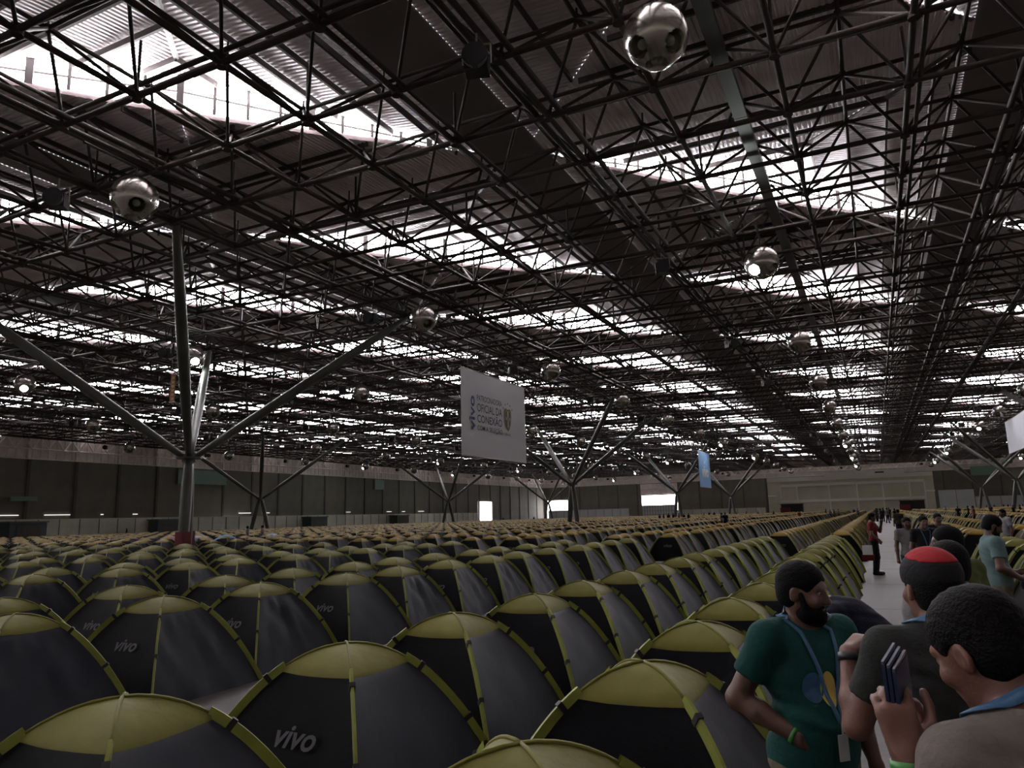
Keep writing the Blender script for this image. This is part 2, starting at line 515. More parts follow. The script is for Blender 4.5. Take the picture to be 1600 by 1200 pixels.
def bay_meshes():
    out = {}
    per, amp = 0.21, 0.032

    def ribs(L):
        n = int(L / per)
        return [(L * (i + f) / n, z) for i in range(n) for f, z in ((0.0, -amp), (0.42, -amp), (0.54, amp), (0.88, amp))] + [(L, -amp)]
    vs, fs = [], []
    for i, (x, z) in enumerate(ribs(SX)):
        ym = SY / 2 * (1 - abs(x / SX * 2 - 1))
        vs += [(x, 0, z), (x, ym, RISE * ym / (SY / 2) + z)]
        if i:
            a = 2 * i
            fs.append((a - 2, a, a + 1, a - 1))
    out['sheet_a'] = MB().add(vs, fs).mesh('roof_sheet', False, ['sheet'])
    vs, fs = [], []
    for i, (y, z) in enumerate(ribs(SY)):
        xm = SX - SX / 2 * (1 - abs(y / SY * 2 - 1))
        vs += [(SX, y, z), (xm, y, RISE * (SX - xm) / (SX / 2) + z)]
        if i:
            a = 2 * i
            fs.append((a - 2, a, a + 1, a - 1))
    out['sheet_b'] = MB().add(vs, fs).mesh('roof_sheet', False, ['sheet'])
    # valley half: two ribbed sheets that dip to the foot of the glass
    ns = 24

    def zv(s):
        return -DIP * math.sin(math.pi * min(1.0, max(0.0, s))) ** 0.8
    vs, fs = [], []
    for i, (x, z) in enumerate(ribs(SX)):
        s_ = x / SX
        if s_ <= 0.5:
            y0, z0 = SY * (1 - s_), -DIP * s_ * 2
        else:
            y0, z0 = SY * s_, zv(s_)
        vs += [(x, y0, z0 + z), (x, SY, z), (x, BY + 0.02, z)]
        if i:
            a = 3 * i
            fs += [(a - 3, a, a + 1, a - 2), (a - 2, a + 1, a + 2, a - 1)]
    out['valley_a'] = MB().add(vs, fs).mesh('valley_sheet', False, ['valley'])
    vs, fs = [], []
    for i, (y, z) in enumerate(ribs(SY)):
        s_ = y / SY
        if s_ >= 0.5:
            x1, z1 = SX * (1 - s_), -DIP * (1 - s_) * 2
        else:
            x1, z1 = SX * s_, zv(s_)
        vs += [(0, y, z), (x1, y, z1 + z)]
        if i:
            a = 2 * i
            fs.append((a - 2, a, a + 1, a - 1))
    out['valley_b'] = MB().add(vs, fs).mesh('valley_sheet', False, ['valley'])
    # flat strips between the bays
    m = MB()
    m.add([(SX, 0, 0), (BX, 0, 0), (BX, BY, 0), (SX, BY, 0)], [(0, 1, 2, 3)])
    out['strip'] = m.mesh('gutter_strip', False, ['gutter_dark'])
    # rounded curb under the glass
    nx, ny = -SY / math.hypot(SX, SY), SX / math.hypot(SX, SY)   # away from the raised half
    pts = []
    vs, fs = [], []
    for i in range(ns + 1):
        s = i / ns
        h = 0.30 * min(1.0, 6 * s, 6 * (1 - s))
        for j in range(5):
            a = math.pi / 2 * j / 4
            o = 0.22 * math.cos(a)
            vs.append((SX * s + nx * (0.22 - o) - nx * 0.05, SY * s + ny * (0.22 - o) - ny * 0.05, zv(s) - 0.05 + h * math.sin(a)))
    for i in range(ns):
        for j in range(4):
            a = i * 5 + j
            fs.append((a, a + 5, a + 6, a + 1))
    out['curb'] = MB().add(vs, fs).mesh('skylight_curb', True, ['gutter'])
    # panes
    def bot(s):
        return zv(s) + 0.26 * min(1.0, 6 * s, 6 * (1 - s))

    def top(s):
        return RISE * (1 - abs(2 * s - 1)) - 0.04
    s0 = 0.04
    N = 18
    edges = [s0 + (1 - 2 * s0) * i / N for i in range(N + 1)]
    panes, bars = [], MB()
    ox, oy = nx * 0.17, ny * 0.17
    for i in range(N):
        a, b = edges[i], edges[i + 1]
        g = 0.0016
        q = [(SX * (a + g) + ox, SY * (a + g) + oy, bot(a)), (SX * (b - g) + ox, SY * (b - g) + oy, bot(b)),
             (SX * (b - g) + ox, SY * (b - g) + oy, max(top(b), bot(b) + 0.01)), (SX * (a + g) + ox, SY * (a + g) + oy, max(top(a), bot(a) + 0.01))]
        panes.append(MB().add(q, [(0, 1, 2, 3)]).mesh('pane', False, ['pane']))
    for i, s in enumerate(edges):
        r = 0.19 if i % 4 == 1 else 0.085
        bars.tube((SX * s + ox * 0.8, SY * s + oy * 0.8, bot(s) - 0.2), (SX * s + ox * 0.8, SY * s + oy * 0.8, top(s) + 0.05), r, n=4)
    for i in range(N):
        a, b = edges[i], edges[i + 1]
        za, zb = (bot(a) + top(a)) / 2, (bot(b) + top(b)) / 2
        bars.tube((SX * a + ox * 0.8, SY * a + oy * 0.8, za), (SX * b + ox * 0.8, SY * b + oy * 0.8, zb), 0.055, n=4)
    out['panes'] = panes
    out['mullions'] = bars.mesh('skylight_frame', False, ['purlin'])
    allp = MB()
    q = []
    for s in edges:
        q.append((SX * s + ox, SY * s + oy, bot(s)))
        q.append((SX * s + ox, SY * s + oy, max(top(s), bot(s) + 0.01)))
    allp.add(q, [(2 * i, 2 * i + 2, 2 * i + 3, 2 * i + 1) for i in range(N)])
    out['glazing'] = allp.mesh('glazing', False, ['pane'])
    # purlins
    pl, joined = [], MB()
    for i in range(1, 6):
        y = SY / 2 * (i - 0.35) / 5.2
        x0 = SX / 2 * (y / (SY / 2))
        z = RISE * y / (SY / 2) - 0.17
        m = MB().box((x0, y - 0.05, z - 0.13), (SX - x0, y + 0.05, z + 0.12))
        joined.box((x0, y - 0.05, z - 0.13), (SX - x0, y + 0.05, z + 0.12))
        pl.append(m.mesh('purlin', False, ['purlin']))
        x = SX - SX / 2 * (i - 0.35) / 5.2
        y0 = SY / 2 * (SX - x) / (SX / 2)
        z = RISE * (SX - x) / (SX / 2) - 0.17
        m = MB().box((x - 0.05, y0, z - 0.13), (x + 0.05, SY - y0, z + 0.12))
        joined.box((x - 0.05, y0, z - 0.13), (x + 0.05, SY - y0, z + 0.12))
        pl.append(m.mesh('purlin', False, ['purlin']))
    for i in range(1, 5):
        t = (i - 0.2) / 4.6
        z = -DIP * t - 0.2
        q = (SX / 2 * t + 0.2, SY - SY / 2 * t - 0.05, z - 0.1), (SX - SX / 2 * t - 0.2, SY - SY / 2 * t + 0.05, z + 0.1)
        joined.box(*q)
        pl.append(MB().box(*q).mesh('purlin', False, ['purlin']))
        q = (SX / 2 * t - 0.05, SY / 2 * t + 0.2, z - 0.1), (SX / 2 * t + 0.05, SY - SY / 2 * t - 0.2, z + 0.1)
        joined.box(*q)
        pl.append(MB().box(*q).mesh('purlin', False, ['purlin']))
    m = MB().tube((SX, 0, -0.12), (SX / 2, SY / 2, RISE - 0.12), 0.11, n=6)
    pl.append(m.mesh('ridge_beam', False, ['purlin']))
    joined.tube((SX, 0, -0.12), (SX / 2, SY / 2, RISE - 0.12), 0.11, n=6)
    out['purlins'] = pl
    out['purlins_all'] = joined.mesh('purlins', False, ['purlin'])
    return out


BAY = bay_meshes()
bays = []
for i in range(-6, 6):
    for j in range(-5, 13):
        bx, by = -11.8 + BX * i, 29.0 + BY * j
        if bx + BX < XL or bx > XR or by + BY < YB or by > YF:
            continue
        cx_, cy_ = bx + SX / 2, by + SY / 2
        px, py, dz = seen((cx_, cy_, Z_ROOF))
        vis = dz > 0 and -500 < px < 2100 and py > -450
        bays.append((math.hypot(cx_, cy_) if vis else 9999, bx, by))
bays.sort()
for n, (d, bx, by) in enumerate(bays):
    near = n < 12
    L0 = (bx, by, 0)
    ob('roof_sheet', BAY['sheet_a'], ceiling, loc=L0)
    ob('roof_sheet', BAY['sheet_b'], ceiling, loc=L0)
    ob('valley_sheet', BAY['valley_a'], ceiling, loc=L0)
    ob('valley_sheet', BAY['valley_b'], ceiling, loc=L0)
    ob('gutter_strip', BAY['strip'], ceiling, loc=L0)
    sk = ob('skylight', BAY['mullions'], ceiling, loc=L0)
    ob('skylight_curb', BAY['curb'], sk)
    if near:
        for pm in BAY['panes']:
            ob('pane', pm, sk)
        for pm in BAY['purlins']:
            ob(pm.name.split('.')[0], pm, ceiling, loc=L0)
    else:
        ob('glazing', BAY['glazing'], sk)
        if d < 9000:
            tag(ob('purlins', BAY['purlins_all'], ceiling, loc=L0), kind='stuff')

# ------------------------------------------------------------------ space frame
CELL = 3.75
GX0, GY0 = -8.9, 14.4
i0, i1 = math.ceil((XL + 1 - GX0) / CELL), math.floor((XR - 1 - GX0) / CELL)
j0, j1 = math.ceil((YB + 1 - GY0) / CELL), math.floor((YF - 1 - GY0) / CELL)
P0, P1, RAD, KIND = [], [], [], []


def member(a, b, r, kind):
    P0.append(a)
    P1.append(b)
    RAD.append(r)
    KIND.append(kind)


def gx(i):
    return GX0 + CELL * i


def gy(j):
    return GY0 + CELL * j


j_lo = math.ceil((-20 - GY0) / CELL)
nodes = []
for i in range(i0, i1 + 1):
    heavy_x = (i % 4 == 0)
    dbl_x = (i % 4 == 3)
    for j in range(j_lo, j1 + 1):
        x, y = gx(i), gy(j)
        if abs(x) > 55 and y < -5:
            continue
        if x > 62:
            continue
        nodes.append((x, y, Z_LOW, 0.17))
        r = 0.10
        if i < i1:
            member((x, y, Z_LOW), (x + CELL, y, Z_LOW), r, 'chord')
            if j % 5 == 0:
                member((x, y + 0.02, Z_LOW + 0.42), (x + CELL, y + 0.02, Z_LOW + 0.42), 0.085, 'chord')
        if j < j1:
            member((x, y, Z_LOW), (x, y + CELL, Z_LOW), r, 'chord')
            if heavy_x:
                for sgn in (-1, 1):
                    member((x + 0.42 * sgn, y, Z_LOW + 0.12), (x + 0.42 * sgn, y + CELL, Z_LOW + 0.12), 0.11, 'chord')
            elif dbl_x:
                member((x + 0.34, y, Z_LOW + 0.05), (x + 0.34, y + CELL, Z_LOW + 0.05), 0.08, 'chord')
        if i < i1 and j < j1:
            ux, uy = x + CELL / 2, y + CELL / 2
            nodes.append((ux, uy, Z_UP, 0.12))
            for (a, b) in ((0, 0), (1, 0), (0, 1), (1, 1)):
                member((ux, uy, Z_UP), (x + CELL * a, y + CELL * b, Z_LOW), 0.06, 'brace')
            if i < i1 - 1:
                member((ux, uy, Z_UP), (ux + CELL, uy, Z_UP), 0.075, 'chord')
            if j < j1 - 1:
                member((ux, uy, Z_UP), (ux, uy + CELL, Z_UP), 0.075, 'chord')
            # short stub up to the purlins, and a hanger down the middle of the cell
            member((ux, uy, Z_UP), (ux, uy, Z_ROOF - 0.3 + 0.2 * ((i + j) % 2)), 0.04, 'brace')
            if (i + 2 * j) % 3 == 0:
                member((x, y, Z_LOW), (x, y, Z_UP + 0.1), 0.05, 'brace')
P0, P1 = np.array(P0), np.array(P1)
RAD = np.array(RAD)
KIND = np.array(KIND)
mid = (P0 + P1) / 2


def project(P):
    d = P - np.array([0, 0, EYE])
    z = d @ np.array(CAM_F)
    zz = np.where(z < 0.05, 0.05, z)
    return 800 + 1150 * (d @ np.array(CAM_R)) / zz, 600 - 1150 * (d @ np.array(CAM_U)) / zz, z


px, py, pz = project(mid)
vis = (pz > 1) & (px > -60) & (px < 1660) & (py > -60) & (py < 900)
score = np.where(vis, RAD * np.linalg.norm(P1 - P0, axis=1) / np.maximum(pz, 1) ** 2, -1)
single = np.zeros(len(P0), bool)
for kd, cnt in (('chord', 240), ('brace', 280)):
    idx = np.where(KIND == kd)[0]
    best = idx[np.argsort(-score[idx])[:cnt]]
    single[best[score[best] > 0]] = True

frame = empty('space_frame', (0, 0, Z_LOW))
tag(frame, 'dark dusty steel tube space frame spanning the hall under the folded roof', 'roof frame')
unit = MB().tube((0, 0, 0), (0, 0, 1), 1.0, n=10).mesh('tube', False, ['steel'])
unit.polygons.foreach_set('use_smooth', [len(p.vertices) == 4 for p in unit.polygons])
for i in np.where(single)[0]:
    a, b = Vector(P0[i]), Vector(P1[i])
    d = b - a
    x, y, z = basis(d)
    r = RAD[i]
    o = ob(str(KIND[i]), unit, frame)
    L = d.length
    a = a - Vector((0, 0, Z_LOW))
    o.matrix_local = Matrix(((x.x * r, y.x * r, z.x * L, a.x), (x.y * r, y.y * r, z.y * L, a.y), (x.z * r, y.z * r, z.z * L, a.z), (0, 0, 0, 1)))
# the rest of the members, one mesh
A_, B_, R_ = P0[~single], P1[~single], RAD[~single]
D_ = B_ - A_
D_ /= np.linalg.norm(D_, axis=1)[:, None]
H_ = np.where(np.abs(D_[:, 2:3]) < 0.95, np.array([[0, 0, 1.0]]), np.array([[1.0, 0, 0]]))
E1 = np.cross(H_, D_)
E1 /= np.linalg.norm(E1, axis=1)[:, None]
E2 = np.cross(D_, E1)
ns = 4
V = np.zeros((len(A_), 2 * ns, 3))
for k in range(ns):
    a = 2 * math.pi * k / ns + 0.4
    o = (E1 * math.cos(a) + E2 * math.sin(a)) * R_[:, None]
    V[:, k] = A_ + o
    V[:, ns + k] = B_ + o
q = np.array([[k, (k + 1) % ns, ns + (k + 1) % ns, ns + k] for k in range(ns)])
Q = (np.arange(len(A_)) * 2 * ns)[:, None, None] + q[None]
V[:, :, 2] -= Z_LOW
rest = ob('far_members', np_mesh('far_members', V.reshape(-1, 3), Q.reshape(-1, 4), ['steel_far']), frame)
tag(rest, kind='stuff')
# hub nodes
N_ = np.array(nodes)
px, py, pz = project(N_[:, :3])
sc = np.where((pz > 1) & (px > -40) & (px < 1640) & (py > -40) & (py < 900), N_[:, 3] / np.maximum(pz, 1), -1)
order = np.argsort(-sc)
hub = MB().tube((0, 0, -0.9), (0, 0, 0.9), 1.0, n=10)
hub.box((-1.35, -0.12, -0.55), (1.35, 0.12, 0.55)).box((-0.12, -1.35, -0.55), (0.12, 1.35, 0.55))
hubm = hub.mesh('hub', False, ['steel'])
pick = set(order[:130].tolist())
for n in pick:
    o = ob('hub', hubm, frame, loc=(N_[n, 0], N_[n, 1], N_[n, 2] - Z_LOW))
    s = N_[n, 3]
    o.scale = (s, s, s)
Nr = N_[[n for n in range(len(N_)) if n not in pick]]
oct_v = np.array([[1, 0, 0], [0, 1, 0], [-1, 0, 0], [0, -1, 0], [0, 0, 1], [0, 0, -1]], float)
oct_f = np.array([[0, 1, 4], [1, 2, 4], [2, 3, 4], [3, 0, 4], [1, 0, 5], [2, 1, 5], [3, 2, 5], [0, 3, 5]])
V = Nr[:, None, :3] + oct_v[None] * Nr[:, 3][:, None, None] * 1.2
V[:, :, 2] -= Z_LOW
Q = (np.arange(len(Nr)) * 6)[:, None, None] + oct_f[None]
tag(ob('far_hubs', np_mesh('far_hubs', V.reshape(-1, 3), Q.reshape(-1, 3), ['steel_far']), frame), kind='stuff')

# long straight duct along the aisle under the roof
for k in range(25):
    MB().box((-3.5, 8 + k * 10.0, 1.45), (-3.0, 8 + k * 10.0 + 9.96, 1.74)).build('cable_duct', 'column', frame)

# ------------------------------------------------------------------ forked columns
def spindle(m, a, b, r_end, r_mid, n=12):
    a, b = Vector(a), Vector(b)
    pts, rad = [], []
    for i in range(9):
        t = i / 8
        pts.append(a.lerp(b, t))
        rad.append(r_end + (r_mid - r_end) * math.sin(math.pi * t) ** 0.8)
    return m.path(pts, rad, n)


NODE_Z = 5.9
BR = 9.375


def column(x, y, diag, label, wrap=False):
    root = empty('forked_column', (x, y, 0))
    tag(root, label, 'column', 'forked steel columns')
    for s in (-1, 1):
        m = MB()
        spindle(m, (1.5 * s * diag[0] * 0.7071, 1.5 * s * diag[1] * 0.7071, 0.0), (0.12 * s * diag[0], 0.12 * s * diag[1], NODE_Z), 0.24, 0.33)
        m.build('leg', 'column', root, True)
        m = MB().box((1.06 * s * diag[0] - 0.4, 1.06 * s * diag[1] - 0.4, 0), (1.06 * s * diag[0] + 0.4, 1.06 * s * diag[1] + 0.4, 0.12))
        m.build('foot_plate', 'pilaster', root)
    for a in (-1, 1):
        for b in (-1, 1):
            m = MB()
            spindle(m, (0.15 * a, 0.15 * b, NODE_Z), (BR * a, BR * b, Z_LOW - 0.1), 0.17, 0.31)
            m.build('branch', 'column', root, True)
    m = MB().tube((0, 0, NODE_Z - 0.25), (0, 0, NODE_Z + 0.25), 0.42, n=14)
    m.tube((0, 0, NODE_Z - 0.05), (0, 0, NODE_Z + 0.05), 0.75, n=14)
    m.build('node_hub', 'column', root)
    if wrap:
        m = MB()
        for s in (-1, 1):
            m.box((1.06 * s * diag[0] - 0.3, 1.06 * s * diag[1] - 0.3, 0.12), (1.06 * s * diag[0] + 0.3, 1.06 * s * diag[1] + 0.3, 1.55))
        m.build('red_wrap', 'red_wrap', root)
    return root


COLS = [(-37, 31.5), (-36, 92), (-36.5, 152), (-36, 212), (-91, 92), (-91, 152), (-92, 214), (22, 152), (23, 208), (23, 92)]
column(-37.0, 31.5, (-1, 1), 'tall forked grey steel column with red wrapped feet among the tents', True)
for (x, y, dg_) in ((-36, 92, (-1, 1)), (-36.5, 152, (-1, 1)), (-36, 212, (-1, 1)), (-91, 92, (1, 1)), (-91, 152, (1, 1)), (-92, 214, (1, 1)),
                    (22, 152, (-1, 1)), (23, 208, (-1, 1)), (23, 92, (-1, 1))):
    column(x, y, dg_, 'forked grey steel column with two splayed legs standing far down the hall')

# ------------------------------------------------------------------ spherical lamps and black floodlights
def lamp_meshes():
    R = 0.85
    el = math.radians(-38)
    dirs = [Vector((math.cos(a) * math.cos(el), math.sin(a) * math.cos(el), math.sin(el))) for a in [math.radians(d) for d in (-124, -30, 58, 148)]]
    dirs.append(Vector((0.0, -0.05, -1.0)).normalized())
    bm = bmesh.new()
    bmesh.ops.create_icosphere(bm, subdivisions=5, radius=R)
    cut = math.cos(math.radians(20))
    dele = [f for f in bm.faces if any(f.calc_center_median().normalized().dot(d) > cut for d in dirs)]
    bmesh.ops.delete(bm, geom=dele, context='FACES')
    me = bpy.data.meshes.new('shell')
    bm.to_mesh(me)
    bm.free()
    me.materials.append(MAT['chrome'])
    me.polygons.foreach_set('use_smooth', [True] * len(me.polygons))
    cups = []
    for d in dirs:
        x, y, z = basis(d)
        m = MB()
        prof = [(R * math.sin(math.radians(20.8)) * 1.03, R * math.cos(math.radians(20.8)) + 0.012), (R * 0.335, R * 0.90), (R * 0.30, R * 0.78), (R * 0.22, R * 0.66), (R * 0.08, R * 0.60)]
        n = 24
        vs = [z * h + (x * math.cos(2 * math.pi * k / n) + y * math.sin(2 * math.pi * k / n)) * r for (r, h) in prof for k in range(n)]
        fs = [(j * n + k, j * n + (k + 1) % n, (j + 1) * n + (k + 1) % n, (j + 1) * n + k) for j in range(len(prof) - 1) for k in range(n)]
        m.add(vs, fs)
        lens = MB().ball(d * R * 0.70, R * 0.17, 14, 10)
        lens_on = MB().ball(d * R * 0.74, R * 0.31, 16, 12)  # burning lens made oversized, its shape standing in for the glow
        cups.append((m.mesh('lamp_cup', True, ['cup']), lens.mesh('lens', True, ['lens_off']), lens_on.mesh('lens', True, ['lens_on'])))
    hang = MB().tube((0, 0, R * 0.98), (0, 0, 1.28), 0.05, n=8).tube((0, 0, R * 0.94), (0, 0, R * 1.04), 0.22, n=14).tube((0, -2.2, 1.27), (0, 2.2, 1.27), 0.06, n=8).mesh('hanger', False, ['black'])
    return me, cups, hang, dirs


SHELL, CUPS, HANGER, LDIRS = lamp_meshes()
LIT = {(0, 1): 3, (2, 1): 0, (3, 1): 0, (-2, 11): 3, (-1, 9): 3, (1, 8): 3, (2, 6): 0, (2, 8): 0, (3, 10): 0, (4, 6): 0, (4, 8): 0, (4, 12): 0,
       (5, 6): 0, (5, 8): 0, (1, 6): 3, (0, 7): 3, (0, 9): 3, (0, 11): 3, (-1, 6): 3, (-1, 11): 3, (-2, 9): 3}
flood_proto = None
for i in range(-2, 6):
    for j in range(0, 13):
        x, y = -4.0 - 20.35 * i, 17.6 + 20.3 * j
        px_, py_, pz_ = seen((x, y, 14.2))
        if not (-150 < px_ < 1750) or pz_ < 0:
            continue
        lit = LIT.get((i, j))
        if lit is not None:       # one lens burns, the one on the aisle side
            lit = max(range(4), key=lambda q: LDIRS[q].dot(Vector((-x * 0.3, -y, 0))))
        root = empty('globe_lamp', (x, y, 14.3), rz=random.uniform(-0.12, 0.12) if (i, j) != (0, 0) else 0.0)
        if lit is not None:
            tag(root, 'round aluminium globe lamp burning bright white below the roof frame', 'lamp', 'burning globe lamps')
        else:
            tag(root, 'unlit round aluminium globe lamp with dark lens hollows below the roof frame', 'lamp', 'unlit globe lamps')
        ob('shell', SHELL, root)
        ob('hanger', HANGER, root)
        for k, (cm, lo, lon) in enumerate(CUPS):
            cpo = ob('lamp_cup', cm, root)
            ob('lens', lon if lit is not None and k == lit else lo, cpo)
        # black floodlight beside it
        if flood_proto is None:
            flood_proto = empty('floodlight', (0, 0, 0))
            m = MB().box((-0.42, -0.34, -0.36), (0.42, 0.34, 0.36)).tube((0, 0.34, 0), (0, 0.62, 0.0), 0.40, 0.46, 14)
            m.tube((0, -0.34, 0), (0, -0.6, 0), 0.3, 0.2, 12)
            m.build('housing', 'black', flood_proto)
            MB().tube((0, 0.58, 0), (0, 0.64, 0), 0.41, n=16).build('front_glass', 'black', flood_proto)
            m = MB().tube((-0.5, 0, 0), (-0.5, 0, 0.75), 0.035, n=6).tube((0.5, 0, 0), (0.5, 0, 0.75), 0.035, n=6).tube((-0.5, 0, 0.75), (0.5, 0, 0.75), 0.035, n=6)
            m.tube((0, 0, 0.75), (0, 0, 1.2), 0.04, n=6)
            m.build('yoke', 'steel_pale', flood_proto)
            fo = flood_proto
        else:
            fo = copy_tree(flood_proto)
        fo.location = (GX0 + CELL * round((x - 3.3 - GX0) / CELL), y - 0.9, 14.55)
        if any(abs(abs(fo.location.x - cx_) - BR) < 2.6 and abs(abs(fo.location.y - cy_) - BR) < 2.6 for (cx_, cy_) in COLS):
            fo.location.y -= 3.6
        fo.scale = (0.8, 0.8, 0.8)
        fo.rotation_euler = (0.0, 0.0, math.radians(200) + random.uniform(-0.5, 0.5))
        tag(fo, 'black floodlight on a yoke hung beside a globe lamp', 'floodlight', 'black floodlights under the roof')

# ------------------------------------------------------------------ banners
def on_plane(origin, u, v, n, pts, fs, off, mat, name, parent):
    o, u, v, n = Vector(origin), Vector(u), Vector(v), Vector(n)
    vs = [o + u * a + v * b + n * off for a, b in pts]
    return MB().add(vs, fs).build(name, mat, parent)


def banner(name, loc, u, w, h, mat, label, cat='banner'):
    """hanging vinyl sheet; loc = top corner where u starts"""
    root = empty(name, loc)
    tag(root, label, cat)
    u = Vector(u)
    n = u.cross(Vector((0, 0, 1)))
    m = MB()
    nu, nv = 16, 8
    th = 0.03
    for side in (-1, 1):
        vs = []
        for i in range(nu + 1):
            for j in range(nv + 1):
                bulge = 0.05 * math.sin(2.6 * i / nu * math.pi) * (j / nv)
                vs.append(u * (w * i / nu) + Vector((0, 0, -h * j / nv)) + n * (bulge * 0.25 + th / 2 * side))
        fs = []
        for i in range(nu):
            for j in range(nv):
                a = i * (nv + 1) + j
                fs.append((a, a + 1, a + nv + 2, a + nv + 1) if side > 0 else (a, a + nv + 1, a + nv + 2, a + 1))
        m.add(vs, fs)
    m.build('sheet', mat, root, True)
    for z in (0.03, -h - 0.02):
        MB().tube((0, 0, z), tuple(u * w + Vector((0, 0, z))), 0.045, n=8).build('batten', 'steel_pale', root)
    for t in (0.1, 0.9):
        p = u * w * t
        m = MB().tube((p.x, p.y, 0.0), (p.x, p.y, Z_LOW - 0.05 - loc[2]), 0.015, n=5)
        m.build('hanging_wire', 'steel_pale', root)
    return root, u, n


BW, BH = 11.5, 6.75
b1, u, n = banner('white_banner', (-27.65, 48.2, EYE + 11.45), (0, 1, 0), BW, BH, 'banner_white', 'large white hanging banner printed with blue sponsor lettering and a crest')
Zv = Vector((0, 0, 1))


def print_on(parent, u, n, w, h, cx, cy, tw, th, body, mat, shear=0, bold=0.0, rot=False, name='lettering'):
    pts, fs = fit_text(body, th if rot else tw, tw if rot else th, shear, bold)
    if rot:
        pts = [(-b, a) for a, b in pts]
    return on_plane(u * w * cx - Zv * h * cy, u, Zv, n, pts, fs, 0.045, mat, name, parent)


print_on(b1, u, n, BW, BH, 0.145, 0.50, 0.85, 2.75, 'vivo', 'print_purple', 0.0, 0.02, True, 'logo_lettering')
for (cy, th, body) in ((0.305, 0.48, 'PATROCINADORA'), (0.42, 0.66, 'OFICIAL DA'), (0.54, 0.78, 'CONEX\u00c3O'), (0.66, 0.56, 'COM A SELE\u00c7\u00c3O')):
    print_on(b1, u, n, BW, BH, 0.405, cy, 4.35, th, body, 'print_grey', 0, 0.008)
print_on(b1, u, n, BW, BH, 0.69, 0.675, 1.0, 0.22, 'BRASIL', 'print_grey')
# crest: shield, inner field, cross and five stars
def shield(sc):
    pts = [(-0.5, 0.42), (-0.3, 0.5), (0, 0.44), (0.3, 0.5), (0.5, 0.42), (0.52, 0.1), (0.42, -0.25), (0.2, -0.5), (0, -0.62), (-0.2, -0.5), (-0.42, -0.25), (-0.52, 0.1)]
    return [(a * 1.25 * sc, b * 1.75 * sc) for a, b in pts], [tuple(range(12))]


cc = u * BW * 0.69 - Zv * BH * 0.475
for sc, mt, off in ((1.0, 'print_olive', 0.045), (0.86, 'print_gold', 0.05), (0.76, 'print_olive', 0.055)):
    pts, fs = shield(sc)
    on_plane(cc, u, Zv, n, pts, fs, off, mt, 'crest', b1)
m = [[(-0.11, -0.75), (0.11, -0.75), (0.11, 0.62), (-0.11, 0.62)], [(-0.44, -0.12), (0.44, -0.12), (0.44, 0.12), (-0.44, 0.12)]]
for q in m:
    on_plane(cc, u, Zv, n, q, [(0, 1, 2, 3)], 0.06, 'print_white', 'crest_cross', b1)
for k in range(5):
    a = math.radians(90 + (k - 2) * 24)
    p = cc + u * (1.1 * math.cos(a)) + Zv * (1.35 * math.sin(a) - 0.05)
    star = [(0.12 * (1 if i % 2 == 0 else 0.42) * math.cos(math.pi / 2 + i * math.pi / 5), 0.12 * (1 if i % 2 == 0 else 0.42) * math.sin(math.pi / 2 + i * math.pi / 5)) for i in range(10)]
    on_plane(p, u, Zv, n, star, [tuple(range(10))], 0.05, 'print_grey', 'crest_star', b1)

b2, u, n = banner('blue_banner', (-27.65, 132.6, EYE + 10.75), (0, 1, 0), 9.8, 6.4, 'banner_blue', 'blue hanging banner with white lettering near a forked column')
print_on(b2, u, n, 9.8, 6.4, 0.52, 0.56, 5.6, 2.1, 'vivo', 'print_white', 0.15, 0.03, False, 'logo_lettering')
print_on(b2, u, n, 9.8, 6.4, 0.5, 0.30, 1.0, 0.5, 'v', 'print_white', 0.0, 0.03, False, 'logo_lettering')
b3, u, n = banner('blank_banner', (17.35, 122.8, EYE + 11.1), (0, -1, 0), 25.0, 4.3, 'banner_white', 'plain white hanging banner on the far side of the aisle')
b4, u, n = banner('narrow_banner', (-50.3, 40.65, EYE + 12.05), (1, 0, 0), 0.55, 2.25, 'banner_red', 'narrow red and yellow hanging pennant beside the forked column')
for k in range(6):
    on_plane(u * 0.3 - Zv * (0.3 + 0.34 * k), u, Zv, n, [(-0.14, -0.1), (0.16, -0.1), (0.16, 0.12), (-0.14, 0.12)], [(0, 1, 2, 3)], 0.03, 'print_gold', 'yellow_patch', b4)

# pale green signs on the walls
for (x0, y0, x1, y1, z0, z1, lb) in (
        (XL + 0.9, 96.5, XL + 1.0, 108.0, 9.6, 12.2, 'pale green sign board high on the long dark wall'),
        (XL + 0.9, 67.0, XL + 1.0, 71.0, 6.2, 6.9, 'small grey sign low on the long dark wall'),
        (XL + 0.9, 157, XL + 1.0, 161, 9.8, 12.3, 'small pale sign under the cladding of the long wall'),
        (27.0, YF - 1.0, 35.0, YF - 0.9, 10.6, 13.4, 'pale green sign board on the end wall beside the beige stage wall')):
    r = empty('wall_sign', ((x0 + x1) / 2, (y0 + y1) / 2, z0))
    tag(r, lb, 'sign')
    MB().box((x0 - r.location.x, y0 - r.location.y, 0), (x1 - r.location.x, y1 - r.location.y, z1 - z0)).build('board', 'sign_green', r)
    ax_y = abs(y1 - y0) > abs(x1 - x0)
    m = MB()
    for t in (0.25, 0.75):
        if ax_y:
            yy = (y0 + (y1 - y0) * t) - r.location.y
            m.box((-0.9, yy - 0.05, 0.3), (0.0, yy + 0.05, 0.5))
        else:
            xx = (x0 + (x1 - x0) * t) - r.location.x
            m.box((xx - 0.05, 0.0, 0.3), (xx + 0.05, 0.9, 0.5))
    m.build('bracket', 'pilaster', r)

